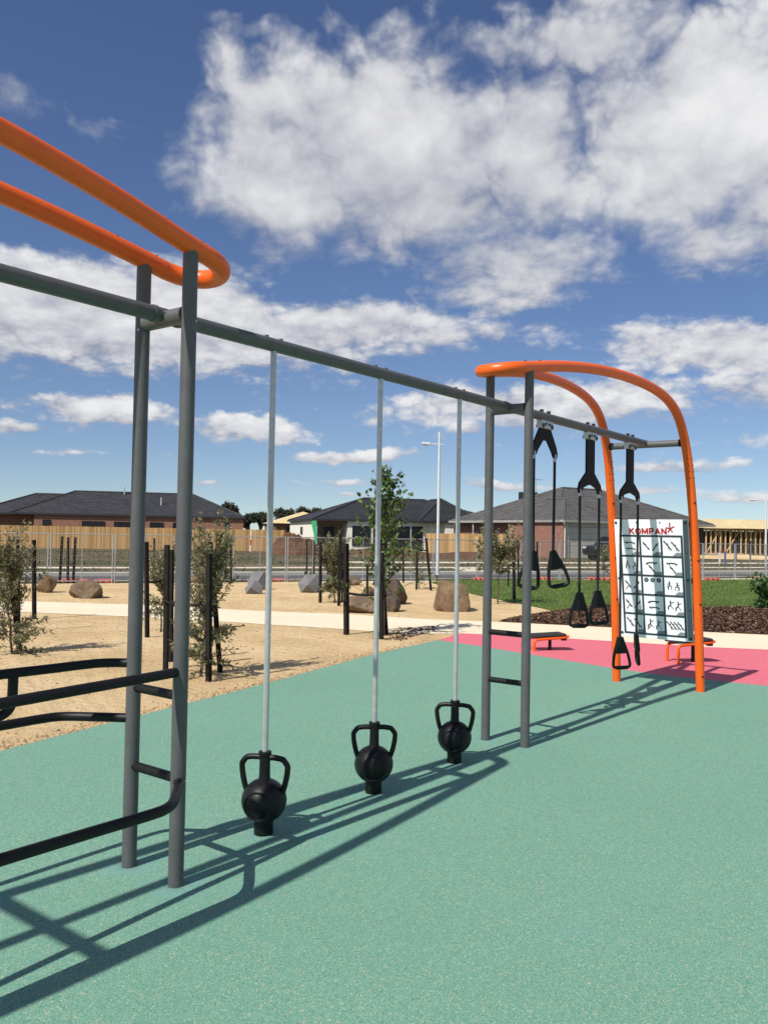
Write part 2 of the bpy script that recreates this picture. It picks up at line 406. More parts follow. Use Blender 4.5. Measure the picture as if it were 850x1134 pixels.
# teal and pink safety surfacing
tealpts = [(-14, .35), (-6, 1.35), (.62, 2.45), (1.73, 2.65), (3.55, 2.97), (5.87, 3.46), (7.71, 3.70), (7.56, 2.87), (7.36, 2.1), (7.02, .83), (6.92, .1), (7.02, -.86), (7.4, -2.6), (8.2, -5), (9, -9), (-14, -16)]
struct(MB().sheet(tealpts, .008).build('teal_play_surface', TEAL))
pinkpts = [(7.71, 3.70), (8.65, 3.92), (9.13, 2.98), (9.45, 1.8), (9.80, .57), (10.15, -.14), (10.9, -2.0), (12.2, -5), (13.5, -9), (9, -9), (8.2, -5), (7.4, -2.6), (7.02, -.86), (6.92, .1), (7.02, .83), (7.36, 2.1), (7.56, 2.87)]
struct(MB().sheet(pinkpts, .008).build('pink_play_surface', PINK))
pathpts = [(8.65, 3.92), (7.94, 4.55), (7.79, 5.56), (7.27, 7.32), (6.55, 9.39), (5.64, 11.31), (3.4, 15.5), (.5, 20), (2.6, 20.6), (5.2, 16.5), (6.84, 13.41), (7.98, 11.41), (8.85, 8.92), (9.75, 6.97), (10.1, 5.47), (10.45, 4.8), (10.67, 4.26), (11.0, 3.26), (12.08, .31), (13.2, -2.6), (15, -7), (17, -12), (15, -13), (13.5, -9), (12.2, -5), (10.9, -2.0), (10.15, -.14), (9.80, .57), (9.45, 1.8), (9.13, 2.98)]
struct(MB().sheet(pathpts, .005).build('gravel_path', GRAVEL))
mulchpts = [(10.72, 4.45), (11.8, 4.66), (13.41, 4.67), (15.0, 4.72), (15.8, 4.55), (16.5, 3.6), (16.95, 2.76), (18.52, 1.81), (21, -1), (24, -6), (19, -8), (15.3, -6.6), (13.4, -2.5), (12.2, .31), (11.1, 3.26), (10.75, 4.26)]
lawnpts = [(19.9, 12.2), (17.44, 9.79), (16.34, 8.46), (15.24, 7.08), (13.8, 5.15), (13.41, 4.72), (15.0, 4.77), (15.9, 4.6), (16.55, 3.65), (17.0, 2.8), (18.57, 1.86), (21.05, -.95), (24, -5.9), (44, -18), (52, -6), (32.98, 5.16), (21.42, 12.37)]
def inpoly(P, poly):
    x, y = P[:, 0], P[:, 1]; ins = np.zeros(len(P), bool); n = len(poly)
    for i in range(n):
        x1, y1 = poly[i][:2]; x2, y2 = poly[(i+1) % n][:2]
        c = ((y1 > y) != (y2 > y)) & (x < (x2-x1)*(y-y1)/(y2-y1+1e-12)+x1); ins ^= c
    return ins
def edgedist(P, poly):
    d = np.full(len(P), 1e9); n = len(poly)
    for i in range(n):
        a = np.array(poly[i][:2]); b = np.array(poly[(i+1) % n][:2]); ab = b-a
        t = np.clip(((P-a)@ab)/(ab@ab), 0, 1); d = np.minimum(d, np.hypot(*(P-a-t[:, None]*ab).T))
    return d
struct(MB().sheet(mulchpts, .006).build('mulch_bed', MULCH_G))
struct(MB().sheet(lawnpts, .012).build('lawn', TURF))
struct(MB().sheet([SP(8, 20.98), SP(8, 20.3), SP(11, 20.25), SP(60, 20.25), SP(60, 20.98)], .004).build('edging_path', CONCW))

def blades(name, poly, n, h0, h1, w, mat, z=0, zfun=None):
    P = np.array([p[:2] for p in poly]); lo, hi = P.min(0), P.max(0)
    pts = rng.uniform(lo, hi, (n*4, 2)); pts = pts[inpoly(pts, poly)][:n]; k = len(pts)
    a = rng.uniform(0, 2*np.pi, k); hh = rng.uniform(h0, h1, k); ln = rng.uniform(-.6, .6, (k, 2))*hh[:, None]
    dx = np.stack([np.cos(a), np.sin(a)], 1)*w/2*rng.uniform(.6, 1.4, (k, 1))
    zz = np.full(k, z)
    V = np.zeros((k, 3, 3)); V[:, 0, :2] = pts-dx; V[:, 1, :2] = pts+dx; V[:, 2, :2] = pts+ln; V[:, :2, 2] = zz[:, None]; V[:, 2, 2] = zz+hh
    return stuff(npmesh(name, V.reshape(-1, 3), np.arange(3*k).reshape(-1, 3), mat))
blades('lawn_grass', lawnpts, 70000, .025, .06, .02, BLADE, .012)
blades('fringe_grass', [SP(-14, 21.0), SP(40, 21.0), SP(40, 22.2), SP(-14, 22.2)], 9000, .04, .13, .03, WEED, 0)
blades('verge_weeds', [SP(-45, 32), SP(60, 32), SP(75, 62), SP(-60, 62)], 9000, .03, .12, .09, WEED, 0)
blades('strip_weeds', [SP(-30, 27.8), SP(60, 27.8), SP(60, 30.2), SP(-30, 30.2)], 9000, .03, .10, .06, WEED, 0)
# mulch chips, heaped a little towards the middle of the bed
def chips(name, poly, n, size, mat, heap, flat=.35, z0=.006):
    P = np.array([p[:2] for p in poly]); lo, hi = P.min(0), P.max(0)
    hi[0] = min(hi[0], 21); lo[1] = max(lo[1], -4)
    pts = rng.uniform(lo, hi, (n*4, 2)); pts = pts[inpoly(pts, poly)][:n]; k = len(pts)
    ed = np.clip(edgedist(pts, poly)/.7, 0, 1)
    z = z0 + heap*ed*rng.uniform(.1, 1, k) + .008
    L = rng.uniform(.5, 1.6, k)*size; W = L*rng.uniform(.25, .6, k)
    a = rng.uniform(0, 2*np.pi, k); tl = rng.uniform(-flat, flat, (k, 2))*1.6
    e1 = np.stack([np.cos(a), np.sin(a), tl[:, 0]], 1); e2 = np.stack([-np.sin(a), np.cos(a), tl[:, 1]], 1)
    C = np.concatenate([pts, z[:, None]], 1); V = np.zeros((k, 4, 3))
    for i, (s, q) in enumerate(((-1, -1), (1, -1), (1, 1), (-1, 1))): V[:, i] = C + e1*(s*L/2)[:, None] + e2*(q*W/2)[:, None]
    return stuff(npmesh(name, V.reshape(-1, 3), np.arange(4*k).reshape(-1, 4), mat))
chips('mulch_chips', mulchpts, 62000, .040, CHIP, .05)
chips('leaf_litter', [(7.25, 4.0), (7.9, 4.25), (8.6, 4.35), (9.2, 4.75), (8.6, 5.0), (7.7, 4.85), (7.2, 4.5)], 330, .045, CHIP, .012, .25, .004)
# soil clods along the edge of the rubber and scattered over the sand
def clods(name, pts, smin, smax, mat):
    ico = bmesh.new(); bmesh.ops.create_icosphere(ico, subdivisions=1, radius=1)
    iv = np.array([v.co for v in ico.verts]); jf = np.array([[v.index for v in f.verts] for f in ico.faces]); ico.free()
    k = len(pts); V = np.zeros((k, len(iv), 3))
    s = smin + (smax-smin)*rng.random(k)**3
    V[:] = iv[None]*(1+rng.uniform(-.3, .3, (k, len(iv), 1)))*s[:, None, None]*np.stack([rng.uniform(.7, 1.4, k), rng.uniform(.7, 1.4, k), rng.uniform(.4, .9, k)], 1)[:, None, :]
    V[:, :, :2] += pts[:, None, :]; V[:, :, 2] += (s*.3)[:, None]
    Fc = (jf[None]+np.arange(k)[:, None, None]*len(iv)).reshape(-1, 3)
    return stuff(npmesh(name, V.reshape(-1, 3), Fc, mat))
edge = np.array([(.0, 2.33), (.62, 2.45), (1.73, 2.65), (3.55, 2.97), (5.87, 3.46), (7.71, 3.70)])
cp = []
for a, b in zip(edge[:-1], edge[1:]):
    k = int(np.hypot(*(b-a))*330); t = rng.random(k)
    cp.append(a+(b-a)*t[:, None]+np.stack([-(b-a)[1]*np.ones(k), (b-a)[0]*np.ones(k)], 1)/np.hypot(*(b-a))*(np.abs(rng.normal(0, .10, k))-.004)[:, None])
clods('soil_crumbs', np.concatenate(cp), .003, .013, CLOD)
sp_ = rng.uniform((-1, 2.6), (11, 13), (4500, 2)); ok = ~inpoly(sp_, tealpts) & ~inpoly(sp_, pathpts) & ~inpoly(sp_, pinkpts) & ~inpoly(sp_, mulchpts) & ~inpoly(sp_, lawnpts)
clods('loose_soil', sp_[ok], .003, .014, CLOD)
# thin loose grit blown on the rubber close to its sandy edge
# ------------------------------------------------------------------ the exercise frame
X0, X1 = 0.0, 3.0758; S2 = .1615; H = 2.445
rig = thing('exercise_frame', 'long grey steel exercise frame with two orange arched tubes, standing on teal rubber', 'exercise frame', (0, 0, 0))
for x in (X0, X1):
    for s in (-1, 1):
        p = MB().tube([(x, s*S2, -.02), (x, s*S2, 2.70)], .0325, 24).build('post', STEEL_G, rig)
        for z in ((.445, .785, 2.40) if s < 0 else (2.40,)):
            d = Vector((.40, -.917, 0)) if s < 0 else Vector((-.94, -.35, 0))
            MB().tube([Vector((x, s*S2, z))+d*.031, Vector((x, s*S2, z))+d*.0345], .005, 10).build('screw', CHROME, p)
MB().tube([(-2.93, 0, H), (5.82, 0, H)], .034, 24).build('top_bar', STEEL_G, rig)
for x in (X0, X1):
    c = MB().tube([(x, -S2+.028, H-.012), (x, S2-.028, H-.012)], .036, 20).build('cross_tube', CROSS, rig)
    MB().tube([(x-.02, -.030, H+.004), (x-.02, -.046, H+.005)], .016, 14).build('bolt', CHROME, c)
    for s in (-1, 1): MB().tube([(x+s*.055, 0, H), (x+s*.075, 0, H)], .0375, 24).build('sleeve_collar', STEEL_G, rig)
for x, mt in ((X0, STEEL_B), (X1, STEEL_B)):
    for z in (.80, .453): MB().tube([(x, -S2+.02, z), (x, S2-.02, z)], .0205, 16).build('rung', mt, rig)
PROF = [(-.11, 2.707), (0, 2.727), (.35, 2.79), (.69, 2.838), (1.0, 2.867), (1.3, 2.882), (1.58, 2.884), (1.85, 2.872), (2.07, 2.85), (2.25, 2.815), (2.42, 2.755), (2.55, 2.67), (2.65, 2.55), (2.735, 2.39), (2.80, 2.21), (2.87, 1.95), (2.94, 1.60), (3.00, 1.22), (3.06, .75), (3.125, -.03)]
def halfw(dx): return S2-.002 + .0865*max(0, dx) if dx >= 0 else S2-.002 + .02*dx
def arch(xp, sg, tip):
    side = lambda s: [Vector((xp+sg*dx, s*halfw(dx), z)) for dx, z in PROF]
    a = smoothpath(list(reversed(side(-1))), 2)
    w = halfw(-.11)-.003
    loop = []
    for k in range(1, 16):
        th = -math.pi/2 + math.pi*k/16
        loop.append(Vector((xp-sg*(.11+(tip-.11)*math.cos(th)), w*math.sin(th), 2.707-.026*math.cos(th))))
    b = smoothpath(side(1), 2)
    mb = MB().tube(a+loop+b, .0425, 24)
    o = mb.build('arch_tube', ORANGE, rig)
    for s in (-1, 1):
        for dx in (-.06, .14):
            z = np.interp(dx, [p[0] for p in PROF], [p[1] for p in PROF]); y = s*halfw(dx)
            MB().tube([(xp+sg*dx, y, z+.036), (xp+sg*dx, y, z+.047)], .010, 10).build('bolt', BOLTB, o)
        for z in (.16, .87, 1.30, 1.86, 2.10, 2.16, 2.22, 2.28) if sg > 0 else ():
            dx = np.interp(z, [p[1] for p in PROF[::-1]][:10], [p[0] for p in PROF[::-1]][:10]); y = s*halfw(dx)
            for dv in ((-.62, -.78, 0),) if z < 2.05 else ((-.94, -.34, 0), (.35, -.94, 0)):
                d = Vector(dv); r_ = .006 if z > 2.05 else .011
                c = Vector((xp+sg*dx, y, z)); MB().tube([c+d*.040, c+d*.046], r_, 10).build('bolt', BOLTB, o)
    return o
arch(X1, 1, .264); arch(X0, -1, .264)
for x, sg in ((5.795, 1), (-2.72, -1)):
    c = MB().tube([(x, -.37, 2.432), (x, .37, 2.432)], .033, 20).build('cross_tube', CROSS, rig)
    for s in (-1, 1): MB().tube([(x, s*.375, 2.432), (x, s*.335, 2.432)], .037, 18).build('clamp_collar', STEEL_B, c)
def yl(x): return S2+.0865*abs(x)
# black dip rails between the near posts and the out of view legs
def rail(pts): MB().tube(smoothpath(pts, 2), .0205, 16).build('dip_rail', STEEL_B, rig)
rail([(.0, -S2+.01, .905), (-.05, -S2-.01, .905), (-.25, -.195, .905), (-.47, -.213, .904), (-.85, -.236, .90), (-1.6, -.30, .90), (-2.7, -.39, .90), (-2.98, -.41, .90)])
rail([(.0, -S2+.01, .445), (-.03, -.21, .445), (-.11, -.29, .445), (-.20, -.385, .445), (-.27, -.425, .445), (-.36, -.43, .445), (-.60, -.424, .445), (-1.8, -.42, .445), (-2.8, -.42, .445), (-3.02, -.42, .445)])
rail([(.0, S2-.01, .905), (-.03, .215, .905), (-.08, .262, .905), (-.14, .28, .905), (-.32, .282, .905), (-.55, .30, .904), (-1.6, .34, .90), (-2.98, .41, .90)])
rail([(.0, S2-.01, .662), (-.03, .20, .662), (-.12, .33, .662), (-.19, .42, .662), (-.26, .436, .662), (-.38, .436, .662), (-1.2, .43, .662), (-2.99, .42, .662)])
rail([(-.492, .292, .905), (-.492, .293, .82), (-.494, .294, .775), (-.515, .295, .745), (-.56, .296, .73), (-.66, .30, .715), (-1.0, .305, .70)])
KBX = [.6676, 1.5453, 2.4045]
for x in KBX:
    MB().tube([(x, 0, .05), (x, 0, H-.02)], .0152, 16).build('guide_pole', GALV, rig)
    for dx in (-.05, .05): MB().tube([(x+dx, 0, H+.030), (x+dx, 0, H+.041)], .011, 10).build('bolt', STEEL_G, rig)

# ------------------------------------------------------------------ kettlebells on the poles
def kettlebell(x, ang, label):
    t = thing('kettlebell', label, 'kettlebell', (x, 0, .008), ang, 'kettlebells sliding on the grey poles')
    b = MB()
    prof = [(.0, .0), (.046, .0), (.0475, .004), (.0475, .066), (.052, .072)]
    for k in range(1, 22):
        th = -math.pi/2 + .42 + (math.pi-.42-.30)*k/21
        prof.append((.112*math.cos(th), .164+.107*math.sin(th)))
    prof += [(.030, .268), (.0275, .285), (.0265, .36), (.0275, .385), (.032, .388), (.032, .405), (.020, .407), (.0165, .400)]
    b.lathe(prof, 40)
    body = b.build('ball', BLKRUB, t, angle=35)
    for s in (-1, 1):
        MB().tube(smoothpath([(s*.02, 0, .376), (s*.055, 0, .377), (s*.090, 0, .372), (s*.098, 0, .369), (s*.119, 0, .343), (s*.121, 0, .332), (s*.117, 0, .29), (s*.104, 0, .232), (s*.088, 0, .195)], 1), .0145, 14).build('handle', BLKRUB, t)
    for s in (-1, 1):
        d = MB(); n = 36; rings = [(.070, .078), (.072, .088), (.068, .0935), (.060, .092), (.057, .086), (.0, .083)]
        vs = []; fs = []
        for (r, y) in rings:
            for k in range(n):
                a = 2*math.pi*k/n; vs.append((r*math.cos(a), s*(y+.004), .158+r*math.sin(a)))
        for i in range(len(rings)-1):
            for k in range(n): fs.append((i*n+k, i*n+(k+1) % n, (i+1)*n+(k+1) % n, (i+1)*n+k))
        d.add(vs, fs, True); d.build('end_disc', BLKRUB, t, angle=30, fix=True)
    return t
kettlebell(KBX[0], R(-66), 'nearest black kettlebell on a grey pole, low in front of the tall near posts')
kettlebell(KBX[1], R(-51), 'black kettlebell in the middle of the three, both handles level')
kettlebell(KBX[2], R(-66), 'farthest black kettlebell on a grey pole, beside the far grey ladder posts')

# ------------------------------------------------------------------ suspension straps
def strap(xc, stem, tipz, hz, spread, label, yaws, tilts, topz):
    t = thing('suspension_strap', label, 'suspension trainer', (xc, 0, H), 0, 'suspension straps hanging from the bar')
    w = .082
    c = MB().box((0, 0, -.062), (.19, .05, .066), None, .006)
    cl = c.build('clamp', GALV, t)
    for s in (-1, 1):
        for a_, b_, q_ in (((s*.06, 0, .030), (s*.06, 0, .052), .016), ((s*.075, -.03, -.075), (s*.075, .03, -.075), .018), ((s*.03, -.032, -.06), (s*.03, .03, -.06), .010)):
            MB().tube([a_, b_], q_, 12).build('bolt', BOLTB, cl)
    zt = -.085; zc = stem-H; ze = tipz-H
    bw = .05
    poly = [(-w, zt), (w, zt), (w, zc+.09), (spread+bw*.55, ze+.07), (spread+bw, ze+.02), (spread+bw*.75, ze-.02), (spread-bw*.3, ze-.012), (spread-bw*.9, ze+.03), (w*.42, zc-.015), (-w*.42, zc-.015), (-spread+bw*.9, ze+.03), (-spread+bw*.3, ze-.012), (-spread-bw*.75, ze-.02), (-spread-bw, ze+.02), (-spread-bw*.55, ze+.07), (-w, zc+.09)]
    MB().prism(poly, -.008, .008).build('belt', BLKDULL, t, fix=True)
    for i, s in enumerate((-1, 1)):
        top = Vector((s*(spread+.012), 0, ze+.01)); hb = Vector((s*(spread+.012) - s*.012, topz[i][1], hz[i]-H))
        rp = MB().tube([top, top*.7+hb*.3+Vector((s*.004, 0, 0)), top*.3+hb*.7+Vector((s*.004, 0, 0)), hb+Vector((0, 0, -.05))], .0115, 10).build('rope', ROPE, t)
        MB().tube([top+Vector((0, 0, .004)), top+(hb-top).normalized()*.055], .0135, 12).build('ferrule', GALV, rp)
        M = Matrix.Translation(hb) @ Matrix.Rotation(yaws[i], 4, 'Z') @ Matrix.Rotation(tilts[i][0], 4, 'X') @ Matrix.Rotation(tilts[i][1], 4, 'Y')
        h = MB()
        h.prism([(-.024, .012), (.024, .012), (.034, -.02), (.062, -.125), (.058, -.14), (-.058, -.14), (-.062, -.125), (-.034, -.02)], -.02, .02, M)
        h.tube([M @ Vector(q) for q in smoothpath([(-.036, 0, -.06), (-.062, 0, -.14), (-.078, 0, -.235), (-.074, 0, -.262), (-.055, 0, -.272), (.055, 0, -.272), (.074, 0, -.262), (.078, 0, -.235), (.062, 0, -.14), (.036, 0, -.06)], 1)], .0135, 12)
        h.tube([M @ Vector(q) for q in ((-.052, 0, -.272), (.052, 0, -.272))], .018, 14)
        h.build('grip', BLKRUB, rp, fix=True, angle=50)
    return t
strap(3.645, 2.275, 2.15, (1.385, 1.385), .165, 'short black belt with two high grips, hanging close behind the far grey posts', (R(-50), R(-62)), ((R(4), R(8)), (R(0), R(-12))), ((0, .0), (0, .0)))
strap(4.502, 1.975, 1.90, (1.03, 1.03), .187, 'black belt with two upright grips, the middle one of three hanging straps', (R(-50), R(-54)), ((R(2), 0), (R(-2), R(-3))), ((0, 0), (0, 0)))
strap(5.41, 1.95, 1.88, (.58, .57), .20, 'longest black belt with low grips near the ground, in front of the instruction board', (R(-52), R(30)), ((0, R(-4)), (R(-6), R(-14))), ((0, 0), (0, 0)))

# ------------------------------------------------------------------ the instruction board
th = math.atan2(6.17-5.965, 1.2)
bd = thing('instruction_board', 'white exercise instruction board with a grid of drawings between the orange legs', 'sign', (6.165, 0, .49), 0)
bd.rotation_euler = (th, 0, R(-90))
BW, BH = .375, 1.225
def rect(mb, x0, z0, x1, z1, y): mb.prism([(x0, z0), (x1, z0), (x1, z1), (x0, z1)], y-.0006, y+.0006); return mb
def bx_(fx): return -BW + fx*2*BW
def bz_(fz): return BH*(1-fz)
MB().box((0, 0, BH/2), (2*BW, .014, BH), None, .003).build('panel', SIGNW, bd)
rect(MB(), bx_(.928), .012, BW-.004, BH-.004, -.0082).build('grey_margin', SIGNG, bd)
gx = [.075, .348, .637, .905]; gz = [.135, .305, .466, .628, .795, .962]
fr = MB()
lw = .0100
for x in gx: rect(fr, bx_(x)-lw, bz_(gz[-1])-lw, bx_(x)+lw, bz_(gz[0])+lw, -.0084)
for z in gz:
    for a, b in zip(gx[:-1], gx[1:]): rect(fr, bx_(a)+lw, bz_(z)-lw, bx_(b)-lw, bz_(z)+lw, -.0084)
fr.build('grid_frame', SIGND, bd)
def flatline(mb, pts, w, y=-.0086):
    for (x0, z0), (x1, z1) in zip(pts[:-1], pts[1:]):
        d = Vector((x1-x0, 0, z1-z0)); L = d.length
        if L < 1e-6: continue
        nrm = Vector((-d.z, 0, d.x))/L*w/2; e = d/L*w*.25
        a = Vector((x0, y, z0))-e; b = Vector((x1, y, z1))+e
        mb.add([a-nrm, b-nrm, b+nrm, a+nrm], [(0, 1, 2, 3)])
def disc(mb, x, z, r, y=-.0086, n=12):
    mb.add([(x+r*math.cos(2*math.pi*k/n), y, z+r*math.sin(2*math.pi*k/n)) for k in range(n)], [tuple(range(n))])
POSE = {
 'plank': ([[(-.9, .0), (-.3, .12), (.5, .08), (1, -.12)], [(-.55, .08), (-.6, -.28)], [(.5, .06), (.95, -.28)]], (-1.02, .10)),
 'row': ([[(-.75, .75), (-.1, -.05), (.55, -.8)], [(-.1, .05), (-.7, .4)], [(0, -.1), (.3, -.75)]], (-.25, .28)),
 'lean': ([[(-.6, .85), (0, .1), (.75, -.8)], [(-.25, .5), (.2, .45)], [(.1, .0), (.3, -.85)]], (-.72, .98)),
 'squat': ([[(0, .6), (.05, .05), (-.4, -.2), (-.25, -.8)], [(.05, .05), (.45, -.15), (.4, -.8)], [(0, .45), (-.5, .35)]], (0, .85)),
 'lunge': ([[(0, .7), (-.02, .05), (-.5, -.3), (-.5, -.85)], [(-.02, .05), (.6, -.75)], [(0, .5), (.7, .8)]], (0, .95)),
}
def figure(mb, kind, cx, cz, s, flip=1):
    lines, hd = POSE[kind]
    for i, l in enumerate(lines): flatline(mb, [(cx+x*s*flip, cz+z*s) for x, z in l], s*(.25 if i == 0 else .14), -.0090-.0004*i)
    disc(mb, cx+hd[0]*s*flip, cz+hd[1]*s, s*.17, -.0090-.0004*len(lines))
lay = [['plank2', 'row', 'lean'], ['squat', 'plank2', 'plank2'], ['row', None, 'squat'], ['row', 'plank2', 'lunge'], ['lean', 'lunge', 'lean4']]
redline = {(2, 0), (3, 0), (4, 1)}
for r_ in range(5):
    for c_ in range(3):
        x0, x1 = bx_(gx[c_])+lw, bx_(gx[c_+1])-lw; z1, z0 = bz_(gz[r_])-lw, bz_(gz[r_+1])+lw
        w, h = x1-x0, z1-z0
        wd = MB(); 
        wd.add([(x0+w*.55, -.0083, z0), (x1, -.0083, z0), (x1, -.0083, z0+h*.19), (x0+w*.74, -.0083, z0+h*.19)], [(0, 1, 2, 3)])
        wd.build('corner_notch', SIGNM, bd)
        fg = MB(); k = lay[r_][c_]; cx, cz = (x0+x1)/2, (z0+z1)/2
        if k is None:
            for i in range(3):
                xx = x0+w*(.18+.32*i); zz = z1-h*.19
                d_ = MB(); disc(d_, xx, zz, h*.13, -.0086, 18); d_.build('symbol', SIGND, bd)
            for i in range(3):
                d_ = MB(); disc(d_, x0+w*(.18+.32*i), z1-h*.19, h*.06, -.0092, 14); d_.build('symbol_centre', SIGNM, bd)
            continue
        if k == 'plank2': figure(fg, 'plank', cx-w*.02, cz+h*.17, w*.26, -1 if c_ == 1 else 1); figure(fg, 'plank' if r_ != 1 else 'row', cx+w*.03, cz-h*.16, w*.24)
        elif k == 'lean4':
            for i in range(4): figure(fg, 'lean', x0+w*(.2+.2*i), cz, h*.22)
        else: figure(fg, k, cx-w*.22, cz+h*.03, h*.25); figure(fg, k, cx+w*.2, cz-h*.02, h*.25, -1 if k in ('squat', 'row') else 1)
        fg.build('exercise_drawing', INK, bd)
        if (r_, c_) in redline:
            rl = MB(); flatline(rl, [(x0+w*.12, cz-h*.28), (x0+w*.30, cz-h*.04)], h*.035, -.0108); rl.build('red_mark', RED, bd)
def text(body, size, mat, name, parent, x, y, z, offset=.012, sx=1):
    cu = bpy.data.curves.new(name, 'FONT'); cu.body = body; cu.size = size; cu.extrude = .0004; cu.offset = offset*size; cu.space_character = 1.03
    ob = bpy.data.objects.new(name, cu); COL.objects.link(ob)
    dg = bpy.context.evaluated_depsgraph_get(); me = bpy.data.meshes.new_from_object(ob.evaluated_get(dg))
    bpy.data.objects.remove(ob); bpy.data.curves.remove(cu)
    me.materials.clear(); me.materials.append(mat)
    xs = [v.co.x for v in me.vertices]; w = max(xs)-min(xs); x00 = min(xs)
    for v in me.vertices: v.co = Vector((x+(v.co.x-x00)*sx, y-v.co.z, z+v.co.y))
    o = bpy.data.objects.new(name, me); COL.objects.link(o); o.parent = parent; return o, w*sx
tz = bz_(.117); LH = .062
GLY = {'K': [[(0, 0), (0, 1)], [(.0, .45), (.62, 1)], [(.18, .55), (.66, 0)]],
       'O': [[(.36+.36*math.cos(math.pi*2*k/20), .5+.5*math.sin(math.pi*2*k/20)) for k in range(21)]],
       'M': [[(0, 0), (0, 1)], [(0, 1), (.42, .15)], [(.42, .15), (.84, 1)], [(.84, 1), (.84, 0)]],
       'P': [[(0, 0), (0, 1)], [(0, 1), (.42, 1), (.58, .88), (.58, .6), (.42, .45), (0, .45)]],
       'A': [[(0, 0), (.36, 1)], [(.36, 1), (.72, 0)], [(.16, .3), (.56, .3)]],
       'N': [[(0, 0), (0, 1)], [(0, 1), (.64, 0)], [(.64, 0), (.64, 1)]]}
GW = {'K': .66, 'O': .72, 'M': .84, 'P': .58, 'A': .72, 'N': .64}
word = 'KOMPAN'; tot = sum(GW[c] for c in word) + .36*(len(word)-1); sc_ = (.49*2*BW)/tot; xc_ = bx_(.215)
for c in word:
    lt = MB(); kk_ = 0
    for st_ in GLY[c]:
        for a_, b_ in zip(st_[:-1], st_[1:]):
            flatline(lt, [(xc_+a_[0]*sc_, tz+a_[1]*LH*.86), (xc_+b_[0]*sc_, tz+b_[1]*LH*.86)], .0155, -.0088-.00012*kk_); kk_ += 1
    lt.build('letter', RED, bd); xc_ += (GW[c]+.36)*sc_
lg = MB(); lx, lz, s_ = bx_(.765), bz_(.073), .042
for a_, L_ in ((100, .95), (28, 1.0), (165, .95), (235, 1.0), (-62, .9)):
    flatline(lg, [(lx, lz), (lx+math.cos(R(a_))*s_*L_, lz+math.sin(R(a_))*s_*L_)], .0125, -.0088-.0002*(a_ % 7))
disc(lg, lx-.004, lz+.052, .0085, -.0088); disc(lg, bx_(.735), bz_(.118), .004, -.0088)
lg.build('logo_figure', RED, bd)
for fx, fz in ((.025, .025), (.965, .025), (.31, .022), (.63, .022), (.03, .5), (.965, .49), (.03, .965), (.965, .972), (.03, .74), (.965, .27), (.965, .74)):
    big = .012 if fz in (.025, .5, .49, .965, .972) else .006
    MB().tube([(bx_(fx), -.006, bz_(fz)), (bx_(fx), -.014, bz_(fz))], big, 12).build('bolt', BOLTB, bd)
for s in (-1, 1):
    for z in (.05, BH/2, BH-.05): MB().box((s*(BW-.01), .016, z), (.06, .018, .05), None, .003).build('bracket', STEEL_B, bd)

# ------------------------------------------------------------------ two low exercise benches on the pink rubber
def bench(loc, rz, label, L=.52, hgt=.19):
    t = thing('step_bench', label, 'exercise bench', loc, rz, 'low padded benches')
    MB().box((0, 0, hgt), (L, .27, .035), Euler((0, R(-3), 0)), .014).build('pad', PADB, t)
    fr = MB()
    for s in (-1, 1):
        fr.tube(smoothpath([(-L/2+.03, s*.115, -.01), (-L/2+.03, s*.115, hgt-.085), (-L/2+.05, s*.115, hgt-.055), (-L/2+.11, s*.115, hgt-.045), (L/2-.02, s*.115, hgt-.022), (L/2+.03, s*.10, hgt-.012)], 2), .019, 14)
    fr.tube([(L/2+.03, -.11, hgt-.012), (L/2+.03, .11, hgt-.012)], .019, 14)
    fr.build('tube_frame', ORANGE, t)
    MB().tube([(L*.12, 0, -.01), (L*.12, 0, hgt-.03)], .022, 14).build('centre_leg', STEEL_B, t)
    k = MB()
    for s in (-1, 1): k.box((L/2-.02, s*.085, hgt-.05), (.07, .05, .03), None, .006)
    k.build('rubber_stop', BLKRUB, t)
    return t
b1 = G(604, 720.5); bench((b1.x, b1.y, .008), math.atan2(r0.y, r0.x)+R(10), 'low orange bench with black pad beyond the far grey posts', .47, .20)
b2 = G(762, 734); bench((b2.x, b2.y, .008), math.atan2(r0.y, r0.x)+R(14), 'low orange bench with black pad just behind the right orange leg', .50, .27)

